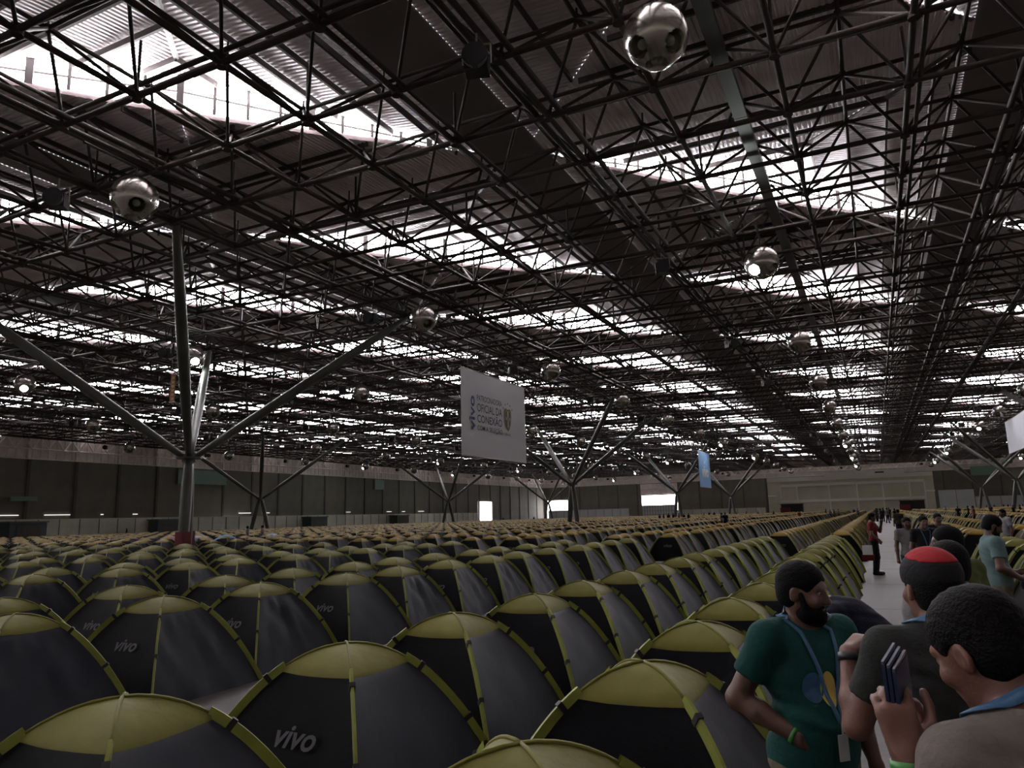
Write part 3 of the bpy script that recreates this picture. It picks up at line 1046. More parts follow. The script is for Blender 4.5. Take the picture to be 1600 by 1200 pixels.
# ------------------------------------------------------------------ beige stage wall at the far end
st = empty('stage_wall', (0, 255.0, 0))
tag(st, 'wide beige exhibition wall with white framing at the far end of the aisle', 'partition')
x0, x1 = -31.5, 16.0
MB().box((x0, 0.0, 0), (x1, 3.0, 11.2)).build('backing', 'beige', st)
xs = [x0, -27.5, -22.5, -13.0, -5.0, 2.2, 9.5, 13.5, x1]
for a, b in zip(xs[:-1], xs[1:]):
    for (z0, z1) in ((0.1, 3.9), (4.9, 9.0)):
        MB().box((a + 0.35, -0.12, z0), (b - 0.05, 0.0, z1)).build('panel', 'beige', st)
for x in xs[1:-1]:
    MB().box((x - 0.18, -0.35, 0), (x + 0.22, 0.0, 9.1)).build('upright', 'offwhite', st)
MB().box((xs[1], -0.4, 3.95), (xs[-2], 0.0, 4.75)).build('cross_rail', 'offwhite', st)
MB().box((xs[1], -0.4, 9.0), (xs[-2], 0.0, 9.8)).build('cross_rail', 'offwhite', st)
MB().box((x0, -0.45, 10.7), (x1, 0.0, 12.0)).build('fascia', 'offwhite', st)
MB().box((-14.0, -0.3, 12.0), (8.5, 0.6, 13.0)).build('parapet', 'offwhite', st)
MB().box((0.5, -0.36, 12.2), (3.0, -0.3, 12.6)).build('vent_slot', 'black', st)
for x in (x0, xs[-2]):
    MB().box((x, -0.4, 6.0), (x + 2.6, 0.0, 6.5)).build('cross_rail', 'offwhite', st)
for (x, lb) in ((-24.0, 'dark stall with a red front at the loading door end of the stage wall'),
                (9.5, 'dark stall with a red front at the white hoarding end of the stage wall')):
    r = empty('stall', (x, 250.5, 0))
    tag(r, lb, 'stall')
    MB().box((-3.2, -1.0, 0), (3.2, 1.5, 3.4)).build('body', 'black', r)
    MB().box((-3.4, -1.6, 0), (-0.6, -1.0, 2.4)).build('red_front', 'red_wrap', r)
    MB().box((-3.4, -1.2, 3.4), (3.4, 1.6, 3.6)).build('roof_board', 'pilaster', r)

# ------------------------------------------------------------------ hoardings
def hoarding(name, p0, p1, h, step, mat, label, band=True):
    p0, p1 = Vector(p0), Vector(p1)
    d = p1 - p0
    L = d.length
    rz = math.atan2(d.y, d.x)
    root = empty(name, p0, rz)
    tag(root, label, 'hoarding')
    k = max(1, int(L / step))
    step = L / k
    pm = MB().box((0.04, -0.03, 0.05), (step - 0.04, 0.03, h)).mesh('panel', False, [mat])
    qm = MB().box((-0.06, -0.09, 0), (0.06, 0.09, h + 0.05)).mesh('post', False, ['hoard_post'])
    for i in range(k):
        ob('panel', pm, root, loc=(i * step, 0, 0))
        ob('post', qm, root, loc=(i * step, 0, 0))
    if band:
        MB().box((0, -0.07, h - 0.02), (L, 0.07, h + 0.12)).build('top_rail', mat, root)
    return root


hoarding('panel_hoarding', (-112.0, 30.0, 0), (-112.0, 205.0, 0), 3.3, 3.2, 'hoard', 'long grey-green panel hoarding with dark posts along the long wall')
hoarding('white_hoarding', (-110.0, 256.0, 0), (-79.0, 256.0, 0), 3.6, 3.0, 'hoard_white', 'low white hoarding in the corner of the hall')
hoarding('white_hoarding', (-63.0, 258.0, 0), (-33.0, 258.0, 0), 2.6, 3.0, 'hoard', 'low grey hoarding between the loading door and the beige stage wall')
hoarding('white_hoarding', (26.0, 254.0, 0), (70.0, 254.0, 0), 4.0, 3.0, 'hoard_white', 'long low white hoarding beside the beige stage wall')
hoarding('white_hoarding', (16.5, 250.0, 0), (25.5, 250.0, 0), 6.2, 4.5, 'hoard_white', 'taller white partition standing next to the beige stage wall', False)
# dark kiosks against the hoarding
for (y, lb) in ((66.0, 'dark blue-grey kiosk at the start of the panel hoarding'), (90.0, 'dark kiosk against the panel hoarding near the column'),
                (160.0, 'blue-grey kiosk in the middle of the panel hoarding'), (128.0, 'small dark kiosk near the bright doorway')):
    r = empty('kiosk', (-110.5, y, 0))
    tag(r, lb, 'kiosk')
    MB().box((-1.2, -2.6, 0), (1.2, 2.6, 2.9)).build('body', C('kiosk', (0.09, 0.11, 0.12)), r)
    MB().box((-1.4, -2.8, 2.9), (1.4, 2.8, 3.1)).build('roof_board', 'hoard_post', r)
    MB().box((1.2, -1.6, 1.0), (1.26, 1.6, 2.4)).build('hatch', 'pilaster', r)

# ------------------------------------------------------------------ dome tents
TA, TH, TE, TCAP = 0.80, 1.05, 2.1, 0.37


def tz(t):
    return TH * (1 - t ** TE)


def rot90(p, k):
    x, y, z = p
    for _ in range(k):
        x, y = -y, x
    return (x, y, z)


def tent_meshes(seed, gold=False, slack=0.0):
    """front faces -y; sides numbered 0 front, 1 right (+x), 2 back, 3 left"""
    def nz(p, f, a):
        v = Vector(p) * f + Vector((seed * 7.3, seed * 3.1, 0))
        return noise.noise(v) * a
    out = {}
    cap = 'cap_gold' if gold else 'cap_olive'
    slv = 'sleeve_gold' if gold else 'sleeve'
    # fabric walls
    nt_, nu = 11, 14
    for k in range(4):
        vs, fs = [], []
        for i in range(nt_ + 1):
            t = TCAP - 0.05 + (1.0 - TCAP + 0.05) * i / nt_
            for j in range(nu + 1):
                uu = -1 + 2 * j / nu
                sag = 0.035 * (1 - uu * uu) * math.sin(math.pi * min(1, (t - TCAP + 0.05) / 0.68)) - 0.004
                if slack and k == 1:
                    sag += slack * max(0, math.cos(uu * 4.2 + 0.6)) * (t - TCAP) * 0.35
                p = (TA * t * uu, -TA * t + sag, tz(t) - (0.03 if t < TCAP + 0.01 else 0.0))
                if 0 < j < nu:
                    d = (nz(p, 4.0, 0.012) + nz(p, 13.0, 0.004)) * min(1.0, max(0.0, (t - TCAP) / 0.15))
                    if slack and k == 1:
                        d += nz((p[0] * 3.0, 0, p[2]), 3.5, 0.035) * min(1.0, max(0.0, (t - TCAP) / 0.15))
                    p = (p[0], p[1] + d, p[2] - d * 0.3)
                vs.append(rot90(p, k))
        for i in range(nt_):
            for j in range(nu):
                a = i * (nu + 1) + j
                fs.append((a, a + nu + 1, a + nu + 2, a + 1))
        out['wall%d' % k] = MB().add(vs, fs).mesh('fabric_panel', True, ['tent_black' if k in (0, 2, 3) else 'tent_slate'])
    # cap with a slight overhang and raised seams
    m = MB()
    nt_, nu = 6, 10
    for k in range(4):
        vs, fs = [], []
        for i in range(nt_ + 1):
            t = 0.004 + (TCAP - 0.004) * i / nt_
            for j in range(nu + 1):
                uu = -1 + 2 * j / nu
                lift = 0.014 + (0.022 if i == nt_ else 0.0) * 0
                dr = 0.012 * (1 - uu * uu) * (i / nt_)
                p = (TA * t * uu, -TA * t - 0.006 * (i / nt_), tz(t) + lift - dr)
                if 0 < j < nu:
                    d = nz((p[0] * 1.0, p[1] * 3.0, seed), 7.0, 0.014) * (i / nt_) * (1 - (i / nt_) ** 3)
                    p = (p[0], p[1], p[2] + d)
                vs.append(rot90(p, k))
        e = len(vs)
        for j in range(nu + 1):      # turned-down hem
            x, y, z = vs[nt_ * (nu + 1) + j]
            ax = rot90((0, -0.008, -0.03), k)
            vs.append((x + ax[0], y + ax[1], z + ax[2]))
        for i in range(nt_ + 1):
            for j in range(nu):
                a = i * (nu + 1) + j
                fs.append((a, a + nu + 1, a + nu + 2, a + 1))
        m.add(vs, fs)
    out['cap'] = m.mesh('cap', True, [cap])
    m = MB()
    for k in range(4):
        pts = [rot90((TA * t, -TA * t, tz(t) + 0.018), k) for t in [TCAP * i / 6 for i in range(7)]]
        m.path(pts, 0.010, 5)
    out['piping'] = m.mesh('cap_piping', True, [cap])
    # pole sleeves down the four corners
    for k in range(4):
        vs, fs = [], []
        n = 14
        for i in range(n + 1):
            t = TCAP - 0.02 + (1.02 - TCAP) * i / n
            c = Vector((TA * t, -TA * t, tz(t)))
            slope = -TH * TE * t ** (TE - 1) / (TA * 1.4142)
            tg = Vector((0.7071, -0.7071, slope)).normalized()
            lat_ = Vector((0.7071, 0.7071, 0))
            nn = lat_.cross(tg).normalized()
            if nn.z < 0:
                nn = -nn
            c = c + nn * 0.016
            w = 0.013
            for (a, b) in ((-w, -0.028), (w, -0.028), (w * 0.7, 0.030), (-w * 0.7, 0.030)):
                vs.append(rot90(tuple(c + lat_ * a + nn * b), k))
        for i in range(n):
            for q in range(4):
                a, b = i * 4 + q, i * 4 + (q + 1) % 4
                fs.append((a, b, b + 4, a + 4))
        out['sleeve%d' % k] = MB().add(vs, fs).mesh('pole_sleeve', False, [slv])
        for s_, t in enumerate((TCAP + 0.075, 0.74)):
            c = Vector((TA * t, -TA * t, tz(t)))
            slope = -TH * TE * t ** (TE - 1) / (TA * 1.4142)
            tg = Vector((0.7071, -0.7071, slope)).normalized()
            lat_ = Vector((0.7071, 0.7071, 0))
            nn = lat_.cross(tg).normalized()
            if nn.z < 0:
                nn = -nn
            mm = MB().obox(c + nn * 0.018, (lat_, tg, nn), (0.018, 0.016, 0.036))
            mm.v = [rot90(p, k) for p in mm.v]
            out['strap%d%d' % (k, s_)] = mm.mesh('strap', False, ['strap'])
    # printed word, following the fabric
    def word(k, u0, v0, w, h):
        pts, fs = fit_text('vivo', w, h, 0.22, 0.02)
        sv = []
        L = [(0.0, TCAP)]
        t, s_ = TCAP, 0.0
        while t < 1.0:
            t2 = t + 0.01
            s_ += math.hypot(TA * 0.01, tz(t) - tz(t2))
            L.append((s_, t2))
            t = t2
        def t_of(s):
            for (a, b), (c, d) in zip(L[:-1], L[1:]):
                if s <= c:
                    return b + (d - b) * (s - a) / max(1e-6, c - a)
            return 1.0
        for (a, b) in pts:
            t = t_of(v0 - b)
            uu = (u0 + a) / (TA * t)
            sag = 0.035 * (1 - uu * uu) * math.sin(math.pi * min(1, (t - TCAP + 0.05) / 0.68)) - 0.004
            p = (u0 + a, -TA * t + sag - 0.016, tz(t) + 0.006)
            sv.append(rot90(p, k))
        return MB().add(sv, fs).mesh('logo', False, ['tent_print'])
    out['logo'] = word(0, 0.06, 0.42, 0.34, 0.135)
    return out


TM = [tent_meshes(1), tent_meshes(2, slack=0.10), tent_meshes(3, slack=0.03)]
TMG = [tent_meshes(4, True), tent_meshes(5, True, 0.05)]


def make_tent(tm, straps, detail):
    root = empty('dome_tent')
    for k in range(4):
        wl = ob('fabric_panel', tm['wall%d' % k], root)
        if k == 0 and detail:
            ob('logo', tm['logo'], wl)
    cp = ob('cap', tm['cap'], root)
    if straps:
        ob('cap_piping', tm['piping'], cp)
    for k in range(4):
        sl = ob('pole_sleeve', tm['sleeve%d' % k], root)
        if straps:
            for s_ in (0, 1):
                ob('strap', tm['strap%d%d' % (k, s_)], sl)
    return root


# places: pairs of rows on both sides of the aisle
tents = []
left_rows = [(-1.32, 0), (-3.45, 0)]
for k in range(1, 16):
    left_rows += [(-1.42 - 6.48 * k, k), (-3.45 - 6.48 * k, k)]
right_rows = []
for k in range(0, 7):
    right_rows += [(2.95 + 6.48 * k, -1 - k), (5.0 + 6.48 * k, -1 - k)]
for (X0, pair) in left_rows + right_rows:
    if pair == 0:
        y, step = 2.65, 1.63
    elif pair > 0:
        y, step = 1.35 + 0.31 * (pair % 5) * 1.0 + (0.25 if X0 < -8 and pair == 1 else 0), 1.72
        if pair == 1:
            y = 2.95 if X0 > -8.5 else 2.3
    else:
        y, step = 7.4 + 0.5 * (-pair % 3), 1.66
    while y < 246:
        blocked = (25.9 < y < 29.0) or (96.0 < y < 99.5) or (170 < y < 173.5)
        if X0 < -104 or (X0 < -100 and y < 60):
            blocked = True
        for (cx_, cy_) in ((-37, 31.5), (-36, 92), (-36.5, 152), (-36, 212), (-91, 92), (-91, 152), (-92, 214), (22, 152), (23, 208), (23, 92)):
            if abs(X0 - cx_) < 2.6 and abs(y - cy_) < 2.6:
                blocked = True
        if X0 > 2 and y < 12.2 and X0 < 4:
            blocked = True
        if -46.8 < X0 < -41 and 42.6 < y < 46.5:
            blocked = True
        if not blocked:
            gold = y > 28
            jit = 0.05 if (pair == 0 or pair < 0) else 0.14
            x = X0 + random.uniform(-jit, jit)
            px_, py_, pz_ = seen((x, y, 0.9))
            if pz_ > 0.6 and -260 < px_ < 1900:
                tents.append((pz_, x, y + random.uniform(-jit, jit) * 0.6, random.uniform(-0.05, 0.05) if pair in (0, 1) else random.uniform(-0.12, 0.12), gold, pair, px_))
        y += step
inview = sorted([t for t in tents if -60 < t[6] < 1660])
outview = [t for t in tents if not (-60 < t[6] < 1660)]
FULL, rest_t = inview[:300], inview[300:] + outview
protos = {}
for n, (pz_, x, y, rz, gold, pair, px_) in enumerate(FULL):
    straps, detail = n < 36, n < 150
    v = random.randrange(2) if gold else (0 if pair == 0 or random.random() < 0.4 else random.choice((1, 2)))
    key = (gold, v, straps, detail)
    if key in protos:
        root = copy_tree(protos[key])
    else:
        root = protos[key] = make_tent((TMG if gold else TM)[v], straps, detail)
    root.location = (x, y, 0)
    root.rotation_euler = (0, 0, rz)
    if pair == 0:
        g = 'tents in the pair of rows along the aisle'
        lb = 'golden-capped black dome tent lining the aisle beyond the cross gap' if gold else 'olive-capped black dome tent in the double row lining the aisle'
    elif pair > 0:
        g = 'tents in the double rows behind the aisle rows'
        lb = 'golden-capped black dome tent in the packed rows beyond the cross gap' if gold else 'olive-capped black dome tent in the packed rows towards the long wall'
    else:
        g = 'tents across the aisle'
        lb = ('golden-capped' if gold else 'olive-capped') + ' black dome tent in the rows across the aisle'
    tag(root, lb, 'tent', g + (' beyond the cross gap' if gold else ''))

# the remaining thousands of tents, one mesh
def far_template(lv, nc):
    V, Q, mi = [], [], []
    ts = [TCAP + (1 - TCAP) * i / lv for i in range(lv + 1)]
    for k in range(4):
        b = len(V)
        for t in ts:
            V += [rot90((-TA * t, -TA * t, tz(t)), k), rot90((TA * t, -TA * t, tz(t)), k)]
        for i in range(lv):
            Q.append((b + 2 * i, b + 2 * i + 2, b + 2 * i + 3, b + 2 * i + 1))
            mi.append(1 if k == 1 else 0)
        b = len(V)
        for i in range(nc + 1):
            t = TCAP * (0.02 + 0.98 * i / nc)
            V += [rot90((-TA * t, -TA * t, tz(t) + 0.02), k), rot90((TA * t, -TA * t, tz(t) + 0.02), k)]
        for i in range(nc):
            Q.append((b + 2 * i, b + 2 * i + 2, b + 2 * i + 3, b + 2 * i + 1))
            mi.append(2)
        b = len(V)
        for t in ts:
            for s_ in (-0.045, 0.045):
                V.append(rot90((TA * t + 0.014 + s_ * 0.5, -TA * t - 0.014 + s_ * 0.5, tz(t) + 0.03), k))
        for i in range(lv):
            Q.append((b + 2 * i, b + 2 * i + 2, b + 2 * i + 3, b + 2 * i + 1))
            mi.append(3)
    return np.array(V), np.array(Q), np.array(mi)


VV, QQ, MM, off = [], [], [], 0
for (lo, hi, tpl) in ((0, 75, far_template(4, 3)), (75, 999, far_template(2, 2))):
    sel = [t for t in rest_t if lo <= t[0] < hi]
    if not sel:
        continue
    tv, tq, tm_ = tpl
    A = np.array([(t[1], t[2], t[3]) for t in sel])
    c, s_ = np.cos(A[:, 2])[:, None], np.sin(A[:, 2])[:, None]
    hs = RNG.uniform(0.96, 1.05, len(A))[:, None]
    X_ = A[:, 0:1] + c * tv[None, :, 0] - s_ * tv[None, :, 1]
    Y_ = A[:, 1:2] + s_ * tv[None, :, 0] + c * tv[None, :, 1]
    Z_ = hs * tv[None, :, 2]
    VV.append(np.stack([X_, Y_, Z_], 2).reshape(-1, 3))
    q = off + (np.arange(len(A)) * len(tv))[:, None, None] + tq[None]
    QQ.append(q.reshape(-1, 4))
    MM.append(np.tile(tm_, len(A)))
    off += len(A) * len(tv)
ft = ob('far_tents', np_mesh('far_tents', np.concatenate(VV), np.concatenate(QQ), ['tent_black', 'tent_slate', 'cap_gold', 'sleeve_gold'], np.concatenate(MM)))
tag(ft, 'thousands of small golden-capped dome tents filling the far hall', 'tents', kind='stuff')


# cloths drying on tents near the column
def draped(x, y, mat, label, w=1.5, d=1.3, z=1.12):
    n_ = 10
    vs, fs = [], []
    for i in range(n_ + 1):
        for j in range(n_ + 1):
            a, b = -1 + 2 * i / n_, -1 + 2 * j / n_
            r = max(abs(a), abs(b)) ** 2
            h = z * (1 - 0.55 * r) + 0.03 * noise.noise(Vector((a * 3, b * 3, x)))
            vs.append((a * w * 0.55, b * d * 0.55, h))
    for i in range(n_):
        for j in range(n_):
            q = i * (n_ + 1) + j
            fs.append((q, q + n_ + 1, q + n_ + 2, q + 1))
    o = MB().add(vs, fs).build('draped_cloth', mat, None, True, loc=(x, y, 0))
    md = o.modifiers.new('thick', 'SOLIDIFY')
    md.thickness = 0.02
    tag(o, label, 'cloth')
    return o

# ------------------------------------------------------------------ people
class Field:
    """signed distance grid built from smooth-joined capsules and ellipsoids"""
    def __init__(self, lo, hi, vox):
        self.lo = np.array(lo, float)
        self.vox = vox
        self.n = np.ceil((np.array(hi) - self.lo) / vox).astype(int) + 1
        self.D = np.full(self.n, 0.25, np.float32)
        self.ax = [(self.lo[i] + vox * np.arange(self.n[i])).astype(np.float32) for i in range(3)]

    def sub(self, lo, hi):
        sl = []
        for i in range(3):
            a = int(max(0, math.floor((lo[i] - self.lo[i]) / self.vox)))
            b = int(min(self.n[i], math.ceil((hi[i] - self.lo[i]) / self.vox) + 1))
            if b <= a:
                return None, None
            sl.append(slice(a, b))
        g = (self.ax[0][sl[0]][:, None, None], self.ax[1][sl[1]][None, :, None], self.ax[2][sl[2]][None, None, :])
        return tuple(sl), g

    def join(self, sl, d, k, op='u'):
        A = self.D[sl]
        if op == 'u':
            if k > 0:
                h = np.maximum(k - np.abs(A - d), 0) / k
                self.D[sl] = np.minimum(A, d) - h * h * k * 0.25
            else:
                self.D[sl] = np.minimum(A, d)
        else:
            d = -d
            if k > 0:
                h = np.maximum(k - np.abs(A - d), 0) / k
                self.D[sl] = np.maximum(A, d) + h * h * k * 0.25
            else:
                self.D[sl] = np.maximum(A, d)

    def cap(self, a, b, ra, rb=None, k=0.02, op='u', sc=(1, 1, 1)):
        rb = ra if rb is None else rb
        a, b = np.array(a, float), np.array(b, float)
        m = max(ra, rb) + k + 3 * self.vox
        sl, g = self.sub(np.minimum(a, b) - m, np.maximum(a, b) + m)
        if sl is None:
            return self
        ba = b - a
        L2 = max(1e-9, float(ba @ ba))
        px_, py_, pz_ = g[0] - a[0], g[1] - a[1], g[2] - a[2]
        t = np.clip((px_ * ba[0] + py_ * ba[1] + pz_ * ba[2]) / L2, 0, 1)
        d = np.sqrt((px_ - t * ba[0]) ** 2 + (py_ - t * ba[1]) ** 2 + (pz_ - t * ba[2]) ** 2) - (ra + t * (rb - ra))
        self.join(sl, d, k, op)
        return self

    def ell(self, c, r, R=None, k=0.02, op='u'):
        c, r = np.array(c, float), np.array(r, float)
        m = max(r) + k + 3 * self.vox
        sl, g = self.sub(c - m, c + m)
        if sl is None:
            return self
        x, y, z = g[0] - c[0], g[1] - c[1], g[2] - c[2]
        if R is not None:
            R = np.array(R)
            x, y, z = (R[0, 0] * x + R[1, 0] * y + R[2, 0] * z, R[0, 1] * x + R[1, 1] * y + R[2, 1] * z, R[0, 2] * x + R[1, 2] * y + R[2, 2] * z)
        k0 = np.sqrt((x / r[0]) ** 2 + (y / r[1]) ** 2 + (z / r[2]) ** 2)
        k1 = np.sqrt((x / r[0] ** 2) ** 2 + (y / r[1] ** 2) ** 2 + (z / r[2] ** 2) ** 2) + 1e-6
        d = k0 * (k0 - 1) / k1
        self.join(sl, d, k, op)
        return self

    def plane(self, p, n):
        """keep the side that n points away from"""
        p, n = np.array(p, float), np.array(n, float)
        n /= np.linalg.norm(n)
        d = (self.ax[0][:, None, None] - p[0]) * n[0] + (self.ax[1][None, :, None] - p[1]) * n[1] + (self.ax[2][None, None, :] - p[2]) * n[2]
        self.D = np.maximum(self.D, d)
        return self

    def ripple(self, amp, f=38.0, seed=0.0):
        x, y, z = self.ax[0][:, None, None], self.ax[1][None, :, None], self.ax[2][None, None, :]
        w = np.sin(f * (x * 0.8 + 0.35 * np.sin(7 * z + seed)) + 5 * z + seed) * np.sin(f * 0.35 * (z + 0.6 * y) + 2.1 * seed)
        self.D = self.D + amp * w.astype(np.float32)
        return self

    def mesh(self, name, mats):
        D, v = self.D, self.vox
        ins = D < 0
        c = np.zeros(np.array(D.shape) - 1, np.uint8)
        for dx in (0, 1):
            for dy in (0, 1):
                for dz in (0, 1):
                    c += ins[dx:D.shape[0] - 1 + dx, dy:D.shape[1] - 1 + dy, dz:D.shape[2] - 1 + dz]
        act = (c > 0) & (c < 8)
        I = np.argwhere(act)
        idx = np.full(c.shape, -1, np.int32)
        idx[act] = np.arange(len(I))
        cor = {}
        for dx in (0, 1):
            for dy in (0, 1):
                for dz in (0, 1):
                    cor[dx, dy, dz] = D[I[:, 0] + dx, I[:, 1] + dy, I[:, 2] + dz]
        acc = np.zeros((len(I), 3))
        cnt = np.zeros(len(I))
        for ax in range(3):
            for a in (0, 1):
                for b in (0, 1):
                    p0 = [a, b]
                    p0.insert(ax, 0)
                    p1 = [a, b]
                    p1.insert(ax, 1)
                    d0, d1 = cor[tuple(p0)], cor[tuple(p1)]
                    s_ = (d0 < 0) != (d1 < 0)
                    t = np.where(s_, d0 / np.where(s_, d0 - d1, 1), 0)
                    pos = np.tile(np.array(p0, float), (len(I), 1))
                    pos[:, ax] += t
                    acc[s_] += pos[s_]
                    cnt[s_] += 1
        V = self.lo + (I + acc / np.maximum(cnt, 1)[:, None]) * v
        Q = []
        for ax in range(3):
            o1, o2 = [a for a in range(3) if a != ax]
            s0 = [slice(None)] * 3
            s1 = [slice(None)] * 3
            s0[ax] = slice(0, -1)
            s1[ax] = slice(1, None)
            ch = ins[tuple(s0)] != ins[tuple(s1)]
            e = np.argwhere(ch)
            ok = (e[:, o1] > 0) & (e[:, o2] > 0) & (e[:, o1] < D.shape[o1] - 1) & (e[:, o2] < D.shape[o2] - 1)
            e = e[ok]
            if not len(e):
                continue
            fl_ = ins[tuple(s0)][e[:, 0], e[:, 1], e[:, 2]]
            u = np.zeros(3, int)
            w = np.zeros(3, int)
            u[o1] = 1
            w[o2] = 1
            q = np.stack([idx[tuple((e - u - w).T)], idx[tuple((e - w).T)], idx[tuple(e.T)], idx[tuple((e - u).T)]], 1)
            if ax == 1:
                fl_ = ~fl_
            q[~fl_] = q[~fl_][:, ::-1]
            Q.append(q)
        return np_mesh(name, V, np.concatenate(Q), mats, None, True)


def rotm(yaw=0, pitch=0, roll=0):
    return np.array(Matrix.Rotation(yaw, 3, 'Z') @ Matrix.Rotation(pitch, 3, 'X') @ Matrix.Rotation(roll, 3, 'Y'))


DEF = dict(shR=(0.185, 0, 1.415), shL=(-0.185, 0, 1.415), elR=(0.245, -0.02, 1.13), elL=(-0.245, -0.02, 1.13),
           wrR=(0.255, 0.07, 0.885), wrL=(-0.255, 0.07, 0.885), hdR=(0, 0.25, -1), hdL=(0, 0.25, -1), pnR=(-1, 0.2, 0), pnL=(1, 0.2, 0),
           hipR=(0.088, 0, 0.90), hipL=(-0.088, 0, 0.90), knR=(0.10, 0.03, 0.49), knL=(-0.10, 0.03, 0.49),
           anR=(0.105, -0.02, 0.085), anL=(-0.105, -0.02, 0.085), ftR=(0.03, 1, 0), ftL=(-0.03, 1, 0))


def hand(F, w, f, pn, side, curl, fine):
    """palm, four fingers, thumb; f = direction of the hand, pn = palm normal"""
    f = np.array(f, float)
    f /= np.linalg.norm(f)
    pn = np.array(pn, float)
    pn -= f * (pn @ f)
    pn /= np.linalg.norm(pn)
    lat_ = np.cross(pn, f) * -side         # towards the thumb
    w = np.array(w, float)
    if not fine:
        F.cap(w, w + f * 0.08, 0.030, 0.036, 0.02)
        F.cap(w + f * 0.08, w + f * 0.12 + pn * 0.03, 0.034, 0.022, 0.02)
        F.cap(w + f * 0.03 + lat_ * 0.03, w + f * 0.09 + lat_ * 0.05 + pn * 0.02, 0.016, 0.012, 0.01)
        return
    for s_ in (-0.026, -0.009, 0.009, 0.026):
        F.cap(w + f * 0.005 + lat_ * s_ * 0.7, w + f * 0.082 + lat_ * s_, 0.017, 0.0145, 0.014)
    for n_, (o, L) in enumerate(((0.030, 0.070), (0.010, 0.078), (-0.010, 0.072), (-0.029, 0.058))):
        p = w + f * (0.088 - abs(o - 0.005) * 0.2) + lat_ * o
        d = f + lat_ * o * 2.2
        a = 0.0
        r = 0.0098
        for sgm, fr in enumerate((0.44, 0.32, 0.26)):
            a += curl[sgm] * (0.9 + 0.08 * n_)
            dd = d * math.cos(a) + pn * math.sin(a)
            dd /= np.linalg.norm(dd)
            p2 = p + dd * L * fr
            F.cap(p, p2, r, r * 0.92, 0.003)
            p = p2
            r *= 0.92
    p = w + f * 0.022 + lat_ * 0.026
    for L, dd, r in ((0.045, f * 0.55 + lat_ * 0.75 + pn * 0.35, 0.0135), (0.036, f * 0.85 + lat_ * 0.25 + pn * 0.45, 0.0112), (0.028, f * 0.95 + lat_ * 0.0 + pn * 0.4, 0.010)):
        dd = dd / np.linalg.norm(dd)
        F.cap(p, p + dd * L, r, r * 0.93, 0.004)
        p = p + dd * L


